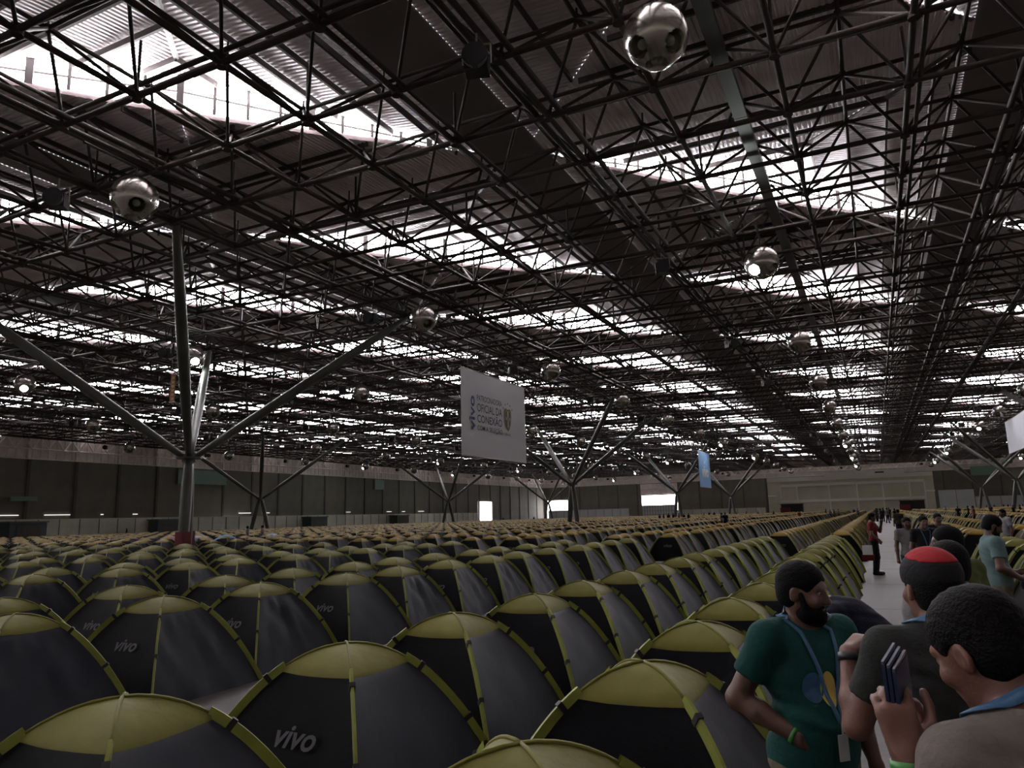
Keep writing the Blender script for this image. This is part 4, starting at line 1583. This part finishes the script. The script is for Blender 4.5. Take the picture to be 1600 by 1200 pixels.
def person(label, loc, face, height=1.72, vox=0.012, pose=None, lean=0.0, head=(0, 0, 0), hfwd=0.03, skin='skin', shirt=None, trousers=None,
           short=False, beard=False, hair=True, longhair=False, cap=None, belly=0.0, curlR=(0.35, 0.5, 0.35), curlL=(0.35, 0.5, 0.35), lanyard=None,
           shoes=(0.02, 0.02, 0.02), group=None, build=1.0, sleeve=0.62, hem=0.86, turn=0.0):
    """face = azimuth in degrees the person looks along; returns the body object"""
    J = {k: np.array(v, float) for k, v in DEF.items()}
    lm = np.array(Matrix.Rotation(-lean, 3, 'X'))
    pv = np.array([0, 0, 0.95])
    tw = np.array(Matrix.Rotation(turn, 3, 'Z'))

    def T(p):
        return lm @ (tw @ (np.array(p, float) - pv)) + pv
    for k in ('shR', 'shL', 'elR', 'elL', 'wrR', 'wrL'):
        J[k] = T(J[k])
    for k, v in (pose or {}).items():
        J[k] = np.array(v, float)
    fine = vox < 0.0085
    neck = T((0, -0.015, 1.455))
    hc = T((0, hfwd, 1.607))
    Rh = rotm(*head)
    if lean > 0.9:
        Rh = np.array(Matrix.Rotation(-lean * 0.6, 3, 'X')) @ Rh
    hx = lambda p: hc + Rh @ np.array(p, float)
    pts = np.array([J[k] for k in J if k[:2] in ('sh', 'el', 'wr', 'hi', 'kn', 'an')] + [hc, neck])
    lo = pts.min(0) - 0.2
    hi = pts.max(0) + 0.2
    lo[2] = -0.02
    b = build

    def torso(F, o=0.0, cl=False):
        e = lambda c, r, k=0.05: F.ell(T(c), np.array(r) + o, lm @ tw, k)
        e((0, -0.005, 0.93), (0.165 * b, 0.118 * b, 0.125))
        e((0, 0.01 + belly * 0.5, 1.07), (0.148 * b + belly * 0.4, 0.103 * b + belly, 0.16))
        e((0, 0.0, 1.27), (0.168 * b, 0.115 * b, 0.17))
        e((0, -0.02, 1.36), (0.16 * b, 0.095 * b, 0.09))
        for s_ in ('R', 'L'):
            F.cap(T((0.05 if s_ == 'R' else -0.05, -0.015, 1.42)), J['sh' + s_], 0.062 * b + o, 0.060 * b + o, 0.05)
            F.cap(neck + np.array([0, 0, 0.0]), J['sh' + s_] * 0.6 + neck * 0.4, 0.055 + o * 0.5, 0.045 + o * 0.5, 0.04)

    # body
    F = Field(lo, hi, vox)
    torso(F)
    for s_, sg in (('R', 1), ('L', -1)):
        sh, el, wr = J['sh' + s_], J['el' + s_], J['wr' + s_]
        F.cap(sh, el, 0.056 * b, 0.043 * b, 0.03)
        F.cap(el, el * 0.65 + wr * 0.35, 0.043 * b, 0.044 * b, 0.02)
        F.cap(el * 0.65 + wr * 0.35, wr, 0.044 * b, 0.027, 0.02)
        hand(F, wr, J['hd' + s_], J['pn' + s_], sg, curlR if s_ == 'R' else curlL, fine)
        hp, kn, an = J['hip' + s_], J['kn' + s_], J['an' + s_]
        F.cap(hp, kn, 0.088 * b, 0.058 * b, 0.04)
        F.cap(kn, kn * 0.65 + an * 0.35, 0.056 * b, 0.058 * b, 0.03)
        F.cap(kn * 0.65 + an * 0.35, an, 0.058 * b, 0.038, 0.03)
        ft = J['ft' + s_] / np.linalg.norm(J['ft' + s_])
        F.cap(an + np.array([0, 0, -0.04]), an + ft * 0.17 + np.array([0, 0, -0.048]), 0.036, 0.030, 0.03)
    F.cap(neck + (neck - hc) * 0.12, hx((0, -0.022, -0.045)), 0.058, 0.056, 0.03)
    F.ell(hx((0, -0.014, 0.036)), (0.074, 0.094, 0.082), Rh, 0.02)
    F.ell(hx((0, 0.018, -0.022)), (0.062, 0.072, 0.086), Rh, 0.03)
    F.ell(hx((0, 0.034, -0.078)), (0.046, 0.046, 0.032), Rh, 0.025)
    F.ell(hx((0, 0.068, -0.098)), (0.018, 0.016, 0.016), Rh, 0.02)
    if vox < 0.016:
        F.cap(hx((-0.034, 0.074, 0.024)), hx((0.034, 0.074, 0.024)), 0.013, 0.013, 0.015)
        F.cap(hx((0, 0.086, 0.012)), hx((0, 0.106, -0.032)), 0.007, 0.013, 0.010)
        F.cap(hx((-0.012, 0.092, -0.036)), hx((0.012, 0.092, -0.036)), 0.010, 0.010, 0.008)
        for sg in (-1, 1):
            F.ell(hx((0.031 * sg, 0.098, 0.004)), (0.015, 0.016, 0.011), Rh, 0.008, 's')
            F.ell(hx((0.04 * sg, 0.064, -0.03)), (0.022, 0.02, 0.022), Rh, 0.02)
        F.cap(hx((-0.02, 0.082, -0.060)), hx((0.02, 0.082, -0.060)), 0.006, 0.006, 0.006)
        F.cap(hx((-0.017, 0.080, -0.071)), hx((0.017, 0.080, -0.071)), 0.0065, 0.0065, 0.005)
    for sg in (-1, 1):
        F.ell(hx((0.077 * sg, -0.012, -0.008)), (0.012, 0.021, 0.033), Rh @ rotm(0.35 * sg), 0.008)
        if fine:
            F.ell(hx((0.09 * sg, -0.008, -0.006)), (0.007, 0.011, 0.019), Rh, 0.006, 's')
    body = ob('person', F.mesh('person', [skin]))
    tag(body, label, 'person', group)

    cv = max(vox, 0.009)
    # shirt
    if shirt is not None:
        G = Field(lo - 0.06, hi + 0.06, cv)
        torso(G, 0.014)
        zh = hem
        G.ell(T((0, 0.0, 0.96)), (0.172 * b + belly * 0.4, 0.128 * b + belly * 0.7, 0.14), lm @ tw, 0.04)
        G.ripple(0.004 if fine else 0.003, seed=height * 31)
        for s_ in ('R', 'L'):
            sh, el = J['sh' + s_], J['el' + s_]
            e = sh + (el - sh) * sleeve
            G2 = Field(lo - 0.06, hi + 0.06, cv)
            G2.cap(sh, sh + (el - sh) * (sleeve + 0.2), 0.070 * b, 0.066 * b, 0.0)
            G2.plane(e, el - sh)
            h_ = np.maximum(0.03 - np.abs(G.D - G2.D), 0) / 0.03
            G.D = np.minimum(G.D, G2.D) - h_ * h_ * 0.03 * 0.25
        G.ell(T((0, 0.02, 1.50)), (0.078, 0.082, 0.062), lm @ tw, 0.01, 's')
        G.plane(T((0, 0, zh)), lm @ np.array([0, 0, -1.0]))
        so = ob('shirt', G.mesh('shirt', [shirt]), body)
    else:
        so = body
    # trousers or shorts
    if trousers is not None:
        G = Field(lo - 0.05, hi + 0.05, cv)
        G.ell(T((0, -0.005, 0.92)), (0.176 * b, 0.13 * b, 0.13), lm @ tw, 0.05)
        for s_ in ('R', 'L'):
            hp, kn, an = J['hip' + s_], J['kn' + s_], J['an' + s_]
            G.cap(hp, kn, 0.104 * b, 0.082 * b, 0.03)
            if not short:
                G.cap(kn, an, 0.080 * b, 0.066, 0.03)
        G.ripple(0.004, seed=height * 17)
        G.plane(T((0, 0, 0.99)), lm @ np.array([0, 0, 1.0]))
        G.plane((0, 0, (min(J['knR'][2], J['knL'][2]) - 0.03) if short else 0.07), (0, 0, -1))
        ob('shorts' if short else 'trousers', G.mesh('trousers', [trousers]), body)
    # shoes
    for s_ in ('R', 'L'):
        an = J['an' + s_]
        ft = J['ft' + s_] / np.linalg.norm(J['ft' + s_])
        G = Field(an - 0.27, an + 0.27, max(cv, 0.012))
        G.cap(an + np.array([0, 0, -0.035]) - ft * 0.03, an + ft * 0.17 + np.array([0, 0, -0.045]), 0.05, 0.042, 0.02)
        G.plane((0, 0, an[2] + 0.02), (0, 0, 1))
        G.plane((0, 0, an[2] - 0.083), (0, 0, -1))
        ob('shoe', G.mesh('shoe', [C('shoe_%.2f_%.2f_%.2f' % shoes, shoes)]), body)
    # hair
    if hair:
        G = Field(hc - 0.2, hc + 0.2, max(vox, 0.006))
        G.ell(hx((0, -0.018, 0.042)), (0.085, 0.105, 0.092), Rh, 0.02)
        G.ell(hx((0, -0.045, -0.01)), (0.078, 0.074, 0.080), Rh, 0.02)
        if longhair:
            G.cap(hx((0, -0.05, 0)), hx((0, -0.06, -0.17)), 0.085, 0.07, 0.03)
        G.ell(hx((0, 0.088, -0.045)), (0.068, 0.085, 0.098), Rh, 0.012, 's')
        for sg in (-1, 1):
            G.ell(hx((0.085 * sg, 0.004, -0.02)), (0.035, 0.03, 0.042), Rh, 0.01, 's')
        if not longhair:
            G.plane(hx((0, 0, -0.085)), Rh @ np.array([0, -0.25, -1.0]))
        if fine:
            G.ripple(0.0015, 160.0)
        ob('hair', G.mesh('hair', ['hair']), body)
    if beard:
        G = Field(hc - 0.2, hc + 0.2, max(vox, 0.006))
        G.ell(hx((0, 0.026, -0.082)), (0.066, 0.068, 0.058), Rh, 0.02)
        G.ell(hx((0, 0.062, -0.105)), (0.036, 0.034, 0.034), Rh, 0.02)
        G.cap(hx((-0.024, 0.090, -0.053)), hx((0.024, 0.090, -0.053)), 0.008, 0.008, 0.006)
        for sg in (-1, 1):
            G.cap(hx((0.066 * sg, 0.012, -0.005)), hx((0.056 * sg, 0.03, -0.07)), 0.012, 0.016, 0.012)
        G.ell(hx((0, 0.10, -0.064)), (0.019, 0.03, 0.008), Rh, 0.005, 's')
        G.ell(hx((0, 0.10, -0.010)), (0.050, 0.07, 0.036), Rh, 0.01, 's')
        ob('beard', G.mesh('beard', ['hair']), body)
    if vox < 0.016:
        for sg in (-1, 1):
            m = MB().ball((0, 0, 0), 0.0125, 14, 10)
            e = m.build('eye', 'eye', body, True)
            e.location = hx((0.031 * sg, 0.0725, 0.003))
            ie = MB().ball((0, 0, 0), 0.0062, 10, 8).build('iris', 'iris', e, True)
            ie.location = Rh @ np.array([0, 0.0085, 0])
    if cap is not None:
        G = Field(hc - 0.22, hc + 0.22, max(vox, 0.006))
        G.ell(hx((0, -0.016, 0.052)), (0.090, 0.108, 0.088), Rh, 0.0)
        G.plane(hx((0, 0, 0.098)), Rh @ np.array([0, 0.10, -1.0]))
        co = ob('cap', G.mesh('cap', [C('cap_top', cap)]), body)
        G = Field(hc - 0.22, hc + 0.22, max(vox, 0.006))
        G.ell(hx((0, -0.016, 0.048)), (0.0915, 0.1095, 0.088), Rh, 0.0)
        G.plane(hx((0, 0, 0.100)), Rh @ np.array([0, -0.10, 1.0]))
        G.plane(hx((0, 0, 0.012)), Rh @ np.array([0, 0.12, -1.0]))
        ob('cap_band', G.mesh('cap_band', [C('cap_band', (0.012, 0.012, 0.014))]), co)
    # lanyard
    if lanyard:
        bv = []
        for o_ in {so, body}:
            me = o_.data
            bv.append(BVHTree.FromPolygons([v.co.copy() for v in me.vertices], [tuple(p.vertices) for p in me.polygons]))

        def hit(o_, d_):
            best = None
            for t in bv:
                h = t.ray_cast(Vector(o_), Vector(d_).normalized())
                if h[0] is not None and (best is None or h[3] < best[3]):
                    best = h
            return best

        def ribbon(path, w, name, parent):
            vs, fs = [], []
            for i, (p, n_) in enumerate(path):
                d = (path[min(i + 1, len(path) - 1)][0] - path[max(i - 1, 0)][0]).normalized()
                l = d.cross(n_).normalized() * w / 2
                for q in (p - l, p + l, p + l + n_ * 0.003, p - l + n_ * 0.003):
                    vs.append(q)
            for i in range(len(path) - 1):
                for q in range(4):
                    a, b_ = i * 4 + q, i * 4 + (q + 1) % 4
                    fs.append((a, b_, b_ + 4, a + 4))
            return MB().add(vs, fs).build(name, 'lanyard', parent, True)
        ring = []
        ax0 = Vector(T((0, 0.0, 1.44)))
        for i in range(25):
            a = math.radians(-20 - 220 + 260 * i / 24 + 0)     # from the front right, round the back
            dirv = Vector(lm @ np.array([math.cos(a), math.sin(a), 0.0]))
            up_ = 0.034 * (-math.sin(a)) + 0.058
            o_ = Vector(T((0, -0.01, 1.445 + up_))) + dirv * 0.155
            h = hit(o_, -dirv)
            if h:
                ring.append((h[0] + h[1] * 0.006, h[1] if h[1].length > 0 else dirv))
        if len(ring) > 3:
            lo_ = ribbon(ring, 0.026, 'lanyard', body)
            if lanyard == 'front':
                clip = None
                for sg in (-1, 1):
                    path = [ring[-1] if sg > 0 else ring[0]]
                    for i in range(12):
                        t = i / 11
                        x_ = sg * (0.075 * (1 - t) + 0.004)
                        z_ = 1.445 - 0.345 * t
                        h = hit(T((x_, 0.5, z_)), lm @ tw @ np.array([0, -1.0, 0]))
                        if h:
                            path.append((h[0] + h[1] * 0.006, h[1]))
                    if len(path) > 3:
                        ribbon(path, 0.018, 'lanyard_strap', lo_)
                        clip = path[-1]
                if clip:
                    p, n_ = clip
                    MB().obox(p + Vector((0, 0, -0.02)) + n_ * 0.006, ((1, 0, 0), (0, 1, 0), (0, 0, 1)), (0.006, 0.004, 0.025)).build('clip', 'silver', lo_)
                    MB().obox(p + Vector((0, 0, -0.095)) + n_ * 0.008, ((1, 0, 0), (0, 1, 0), (0, 0, 1)), (0.024, 0.002, 0.05)).build('badge', 'badge', lo_)
    s_ = height / 1.72
    body.scale = (s_, s_, s_)
    body.location = (loc[0], loc[1], 0.0)
    body.rotation_euler = (0, 0, math.radians(face - 90))
    body['_j'] = 0
    del body['_j']
    return body, J


def band(body, J, side, t, r, mat, name, w=0.02):
    """wrist band: ring round the forearm at fraction t from the elbow"""
    el, wr = Vector(J['el' + side]), Vector(J['wr' + side])
    c = el.lerp(wr, t)
    x, y, z = basis(wr - el)
    vs, fs = [], []
    n = 20
    for h in (-w / 2, w / 2):
        for rr in (r, r + 0.004):
            for k in range(n):
                a = 2 * math.pi * k / n
                vs.append(c + z * h + (x * math.cos(a) + y * math.sin(a)) * rr)
    for k in range(n):
        k2 = (k + 1) % n
        fs += [(n + k, n + k2, 3 * n + k2, 3 * n + k), (k2, k, 2 * n + k, 2 * n + k2), (k, k2, n + k2, n + k), (2 * n + k2, 2 * n + k, 3 * n + k, 3 * n + k2)]
    return MB().add(vs, fs).build(name, mat, body, True)


TEAL = C('teal', (0.0047, 0.0496, 0.0417))
KHAKI = C('khaki', (0.1190, 0.1032, 0.0714))
GREY = C('grey_tshirt', (0.0218, 0.0230, 0.0218))
BEIGE = C('beige_shirt', (0.1429, 0.1230, 0.1071))
NAVY = C('navy', (0.0063, 0.0072, 0.0178))
DENIM = C('denim', (0.0139, 0.0178, 0.0298))
BLACKC = C('black_cloth', (0.012, 0.012, 0.014))
PALE = C('pale_shirt', (0.1666, 0.1587, 0.1587))
LIME = C('lime_shirt', (0.0794, 0.0933, 0.0278))
AQUA = C('aqua_shirt', (0.1071, 0.1706, 0.1666))
WHITE = C('white_shirt', (0.2182, 0.2222, 0.2381))
RED = C('red_shirt', (0.1429, 0.0119, 0.0139))
OLIVEG = C('olive_grey', (0.0397, 0.0397, 0.0318))
ORANGE = C('orange_shirt', (0.1786, 0.0397, 0.0158))

# bearded man in teal, walking along the tents
bA, JA = person('bearded man in a teal t-shirt and khaki trousers with a lanyard badge', (-0.335, 3.46), -46, 1.665, 0.0065,
                pose=dict(elR=(0.29, -0.10, 1.17), wrR=(0.15, 0.10, 1.04), hdR=(-0.85, 0.35, -0.35), pnR=(-0.3, -0.9, -0.2),
                          knR=(0.10, 0.12, 0.50), anR=(0.11, 0.10, 0.085), knL=(-0.10, -0.02, 0.49), anL=(-0.10, -0.22, 0.11)),
                head=(math.radians(30), math.radians(-5), 0), shirt=TEAL, trousers=KHAKI, beard=True, belly=0.03, build=1.08, lanyard='front', hem=0.84)
band(bA, JA, 'R', 0.93, 0.031, 'green_band', 'wristband', 0.018)
# printed emblem on his shirt
sh_ = [c for c in bA.children if c.name.startswith('shirt')][0]
tv_ = BVHTree.FromPolygons([v.co.copy() for v in sh_.data.vertices], [tuple(p.vertices) for p in sh_.data.polygons])
for (cx_, cz_, rx, rz_, mt) in ((0.075, 1.235, 0.042, 0.06, 'lanyard'), (0.012, 1.225, 0.036, 0.07, 'print_gold')):
    vs, fs = [], []
    for k in range(25):
        a = 2 * math.pi * k / 24
        x_, z_ = (cx_, cz_) if k == 24 else (cx_ + rx * math.cos(a), cz_ + rz_ * math.sin(a))
        h = tv_.ray_cast(Vector((x_, 0.6, z_)), Vector((0, -1, 0)))
        vs.append(h[0] + h[1] * 0.004 if h[0] else Vector((x_, 0.14, z_)))
    fs = [(k, (k + 1) % 24, 24) for k in range(24)]
    MB().add(vs, fs).build('printed_emblem', mt, sh_)

# man in a grey shirt and red-topped cap, seen from behind
bB, JB = person('man in a grey t-shirt and a black cap with a red top, one hand raised', (0.15, 2.95), 116, 1.735, 0.0065,
                pose=dict(elL=(-0.275, 0.08, 1.16), wrL=(-0.25, 0.15, 1.385), hdL=(0.75, 0.35, 0.45), pnL=(0.45, 0.2, -0.85), elR=(0.25, 0.04, 1.14), wrR=(0.14, 0.24, 1.08), hdR=(-0.8, 0.5, 0.1)),
                head=(math.radians(2), 0, 0), shirt=GREY, trousers=DENIM, cap=(0.30, 0.02, 0.025), lanyard='back', skin='skin_pink', curlL=(0.5, 0.7, 0.4))
band(bB, JB, 'L', 0.93, 0.032, 'watch', 'watch', 0.028)

# man in front, beige shirt, looking down at what he holds
bC, JC = person('man in a beige t-shirt with cropped black hair holding a dark blue case', (0.262, 1.84), 138, 1.715, 0.0062, lean=0.12,
                pose=dict(elL=(-0.23, 0.13, 1.18), wrL=(-0.21, 0.155, 1.41), hdL=(-0.05, 0.22, 1.0), pnL=(0.62, 0.75, 0.0), elR=(0.22, 0.10, 1.18), wrR=(0.005, 0.275, 1.365), hdR=(-0.75, 0.3, 0.35), pnR=(-0.4, -0.8, 0.2)),
                head=(math.radians(2), math.radians(-24), math.radians(-4)), hfwd=0.05, shirt=BEIGE, trousers=DENIM, lanyard='back', skin='skin_pink', curlL=(0.55, 0.6, 0.35))
band(bC, JC, 'L', 0.90, 0.033, 'green_band', 'wristband', 0.02)
band(bC, JC, 'R', 0.92, 0.033, 'watch', 'watch', 0.025)
# the dark case in his hand
cs = empty('phone_case', (0, 0, 0))
mw = Matrix.Translation((bC.location.x, bC.location.y, 0)) @ Matrix.Rotation(math.radians(138 - 90), 4, 'Z') @ Matrix.Scale(1.715 / 1.72, 4)
pc = mw @ Vector((-0.185, 0.185, 1.515))
cs.location = pc
cs.rotation_euler = (math.radians(6), math.radians(-20), math.radians(138 - 90 + 22))
tag(cs, 'stack of thin dark blue cases with clear edges held in a hand', 'case')
for k, o_ in enumerate((-0.010, 0.0, 0.010)):
    MB().box((-0.038, o_ - 0.0035, -0.075), (0.038, o_ + 0.0035, 0.075 + 0.006 * k)).build('slab', 'wallet', cs)
    MB().box((-0.040, o_ - 0.0025, 0.076 + 0.006 * k), (0.040, o_ + 0.0025, 0.083 + 0.006 * k)).build('clear_edge', 'clear', cs)
MB().box((0.039, -0.013, -0.07), (0.042, 0.013, 0.078)).build('clear_edge', 'clear', cs)

# the others in the aisle
person('person in a navy shirt bending down beside the tents', (0.10, 5.55), 172, 1.74, 0.010, lean=1.02, shirt=NAVY, trousers=DENIM, head=(0, -0.3, 0),
       pose=dict(elR=(0.24, 0.50, 1.05), elL=(-0.24, 0.50, 1.05), wrR=(0.2, 0.56, 0.80), wrL=(-0.2, 0.56, 0.80)), hem=0.80)
person('dark-haired man in a pale t-shirt seen from behind in the crowd', (0.30, 4.30), 118, 1.71, 0.010, shirt=PALE, trousers=DENIM, lanyard='back', skin='skin_pink')
person('man in a lime green shirt turning his head aside', (0.455, 6.46), 128, 1.73, 0.010, shirt=LIME, trousers=BLACKC, head=(math.radians(52), 0, 0))
bG, JG = person('bearded man in a pale aqua t-shirt and khaki shorts holding a dark bag', (1.20, 10.65), 8, 1.75, 0.010,
                pose=dict(elR=(0.27, -0.02, 1.14), wrR=(0.16, 0.20, 1.02), hdR=(-0.3, 0.9, -0.1), elL=(-0.26, 0.02, 1.14), wrL=(-0.14, 0.24, 1.06), hdL=(0.3, 0.9, 0)),
                head=(0, math.radians(-22), 0), shirt=AQUA, trousers=KHAKI, beard=True, belly=0.02, build=1.05)
hb = empty('hand_bag', (1.20 + 0.36, 10.65 + 0.05, 0.86))
tag(hb, 'dark soft bag held before the man in the aqua shirt', 'bag')
MB().ball((0, 0, 0.10), 0.13, 16, 12, 0, (1.0, 0.7, 1.0)).build('body', 'black', hb, True)
MB().path([(-0.07, 0, 0.2), (-0.05, 0, 0.27), (0.05, 0, 0.27), (0.07, 0, 0.2)], 0.01, 6).build('handle', 'black', hb, True)
person('person in a white t-shirt standing among the tents across the aisle', (3.45, 27.2), 215, 1.72, 0.014, shirt=WHITE, trousers=DENIM)
person('person in a black t-shirt with a white badge walking up the aisle', (0.76, 16.3), -72, 1.70, 0.012, shirt=BLACKC, trousers=BLACKC, lanyard='front',
       pose=dict(knR=(0.10, 0.12, 0.50), anR=(0.11, 0.08, 0.085), knL=(-0.10, -0.02, 0.49), anL=(-0.10, -0.2, 0.11)))
person('long-haired person in a pale patterned top walking beside a black-shirted person', (0.52, 17.6), -80, 1.66, 0.013, shirt=PALE, trousers=DENIM, longhair=True)
person('dark-haired person in a dark top walking just behind a black-shirted person', (1.15, 18.6), -80, 1.72, 0.014, shirt=BLACKC, trousers=DENIM)
person('person in a red polo shirt standing with a bag against the aisle tents', (-0.18, 23.9), -8, 1.72, 0.013, shirt=RED, trousers=BLACKC,
       pose=dict(elR=(0.26, 0.0, 1.12), wrR=(0.22, 0.18, 0.98), elL=(-0.2, 0.16, 1.2), wrL=(-0.08, 0.24, 1.42), hdL=(0.2, 0.2, 1.0)))
rb = empty('shoulder_bag', (-0.36, 23.5, 0.42))
tag(rb, 'red and white shoulder bag hanging beside the person in red', 'bag')
MB().box((-0.16, -0.06, 0.0), (0.16, 0.06, 0.16)).build('red_part', RED, rb)
MB().box((-0.13, -0.05, 0.16), (0.13, 0.05, 0.42)).build('white_part', 'hoard_white', rb)
MB().path([(-0.1, 0, 0.42), (0.0, 0.1, 0.75), (0.1, 0.0, 0.42)], 0.012, 6).build('strap', 'black', rb)
person('person in an olive-grey t-shirt and navy shorts walking away down the aisle', (1.05, 48.2), 95, 1.72, 0.014, shirt=OLIVEG, trousers=NAVY, short=True,
       pose=dict(knR=(0.10, 0.14, 0.50), anR=(0.11, 0.10, 0.085), knL=(-0.10, -0.02, 0.49), anL=(-0.10, -0.22, 0.12)))
ck = empty('shopping_cart', (0.58, 14.2, 0))
tag(ck, 'dark bin with a red base in the aisle before the walking group', 'bin')
MB().box((-0.22, -0.16, 0.0), (0.22, 0.16, 0.16)).build('red_base', 'red_wrap', ck)
m = MB()
vs = [(-0.20, -0.14, 0.16), (0.20, -0.14, 0.16), (0.20, 0.14, 0.16), (-0.20, 0.14, 0.16), (-0.28, -0.2, 0.72), (0.28, -0.2, 0.72), (0.28, 0.2, 0.72), (-0.28, 0.2, 0.72)]
m.add(vs, [(0, 3, 2, 1), (0, 1, 5, 4), (1, 2, 6, 5), (2, 3, 7, 6), (3, 0, 4, 7), (4, 5, 6, 7)])
m.build('tub', 'black', ck)

# two people among the tents by the column, with cloths drying near them
person('person in a pale grey t-shirt standing among tents near the blue cloth', (-45.2, 44.4), 60, 1.72, 0.016, shirt=PALE, trousers=BLACKC)
person('person in a dusky brown top standing among tents near the blue cloth', (-43.8, 44.6), 220, 1.74, 0.016, shirt=C('dusk', (0.20, 0.16, 0.15)), trousers=BLACKC)
draped(-45.9, 42.9, 'cloth_blue', 'light blue cloth draped over a tent near two standing people')
draped(-47.6, 41.5, 'cloth_grey', 'pale grey cloth draped over a tent between the pink and blue cloths')
draped(-48.6, 40.2, 'cloth_pink', 'pink cloth draped over a tent beside the forked column')
draped(-42.2, 44.0, 'cloth_grey', 'pale cloth draped over a tent beyond the two standing people')

# small figures far away
crowd = {}
for k, (sh_c, tr_c, nm) in enumerate(((BLACKC, DENIM, 'dark'), (PALE, DENIM, 'pale'), (NAVY, BLACKC, 'navy'), (RED, BLACKC, 'red'), (ORANGE, BLACKC, 'orange'))):
    b_, _ = person('x', (0, 0), 90, 1.72, 0.024, shirt=sh_c, trousers=tr_c,
                   pose=dict(knR=(0.10, 0.10, 0.49), anR=(0.11, 0.08, 0.085), anL=(-0.10, -0.14, 0.10)) if k % 2 else None)
    crowd[nm] = [b_, False]
FAR = [(-31.4, 118, 'dark'), (-31.0, 119, 'red'), (-29.7, 117, 'dark'), (-29.7, 120, 'dark'), (-28.3, 118, 'red'), (-28.2, 121, 'dark'), (-27.0, 119, 'dark'),
       (-12.9, 72, 'navy'), (-13.6, 74, 'dark'), (-39.2, 190, 'pale'), (-38.9, 195, 'dark'), (-35.7, 185, 'red'), (-31.3, 190, 'pale'), (-27.4, 180, 'dark'),
       (-26.4, 192, 'pale'), (-17.8, 150, 'dark'), (-9.7, 110, 'red'), (-8.0, 140, 'dark'), (-7.4, 142, 'pale'), (-6.6, 138, 'dark'), (-6.2, 145, 'pale'),
       (-3.8, 150, 'dark'), (-3.0, 140, 'pale'), (-0.1, 110, 'dark'), (0.3, 95, 'dark'), (0.6, 105, 'navy'), (1.0, 98, 'pale'), (0.4, 120, 'dark'),
       (0.1, 130, 'pale'), (1.4, 112, 'dark'), (1.7, 92, 'dark'), (7.4, 75, 'orange'), (8.2, 98, 'dark'), (9.2, 98.2, 'dark'), (10.7, 150, 'pale'), (13.9, 120, 'dark'),
       (15.1, 110, 'dark'), (16.1, 112, 'dark'), (-95.7, 190, 'dark'), (-88.4, 195, 'dark'), (-87.2, 200, 'dark'), (-104.5, 78, 'dark'), (0.9, 140, 'dark'), (-0.2, 146, 'navy')]
for k in range(22):
    FAR.append((27.5 + 1.9 * k + random.uniform(-0.6, 0.6), 247 + random.uniform(-2, 2), random.choice(('dark', 'navy', 'dark', 'pale'))))
WORDS = {'dark': 'dark', 'pale': 'pale', 'navy': 'navy', 'red': 'red', 'orange': 'orange'}
for (x, y, nm) in FAR:
    b_, used = crowd[nm]
    if used:
        o = copy_tree(b_)
    else:
        o = b_
        crowd[nm][1] = True
    o.location = (x, y, 0)
    o.rotation_euler = (0, 0, random.uniform(0, 6.28))
    s_ = random.uniform(0.95, 1.04)
    o.scale = (s_, s_, s_)
    if y > 240:
        lb, g = 'small far figure in a %s top standing by the long white hoarding' % WORDS[nm], 'crowd by the white hoarding'
    elif -0.5 < x < 2.1:
        lb, g = 'small far figure in a %s top in the crowd down the aisle' % WORDS[nm], 'crowd far down the aisle'
    else:
        lb, g = 'small far figure in a %s top standing among the far tents' % WORDS[nm], 'figures among the far tents'
    tag(o, lb, 'person', g + ' in ' + WORDS[nm])

# folded tent piece with a loose pole at the edge of the aisle
ft_ = empty('folded_tent', (1.72, 12.3, 0), 0.4)
tag(ft_, 'folded lime green tent fabric with a loose white pole on the aisle floor', 'folded tent')
vs, fs = [], []
for i in range(13):
    for j in range(17):
        a, b = 2 * math.pi * j / 16, math.pi / 2 * i / 12
        r = 0.42 * math.cos(b) * (1 + 0.12 * math.sin(3 * a + 1) + 0.06 * math.sin(7 * a))
        vs.append((r * math.cos(a), r * 0.8 * math.sin(a), 0.30 * math.sin(b) * (1 + 0.15 * math.sin(4 * a))))
for i in range(12):
    for j in range(16):
        q = i * 17 + j
        fs.append((q, q + 1, q + 18, q + 17))
MB().add(vs, fs).build('fabric', 'sleeve', ft_, True)
MB().path([(-0.35, 0.0, 0.03), (-0.45, 0.25, 0.35), (-0.55, 0.7, 0.5), (-0.5, 1.2, 0.25), (-0.4, 1.5, 0.02)], 0.012, 6).build('loose_pole', 'badge', ft_, True)
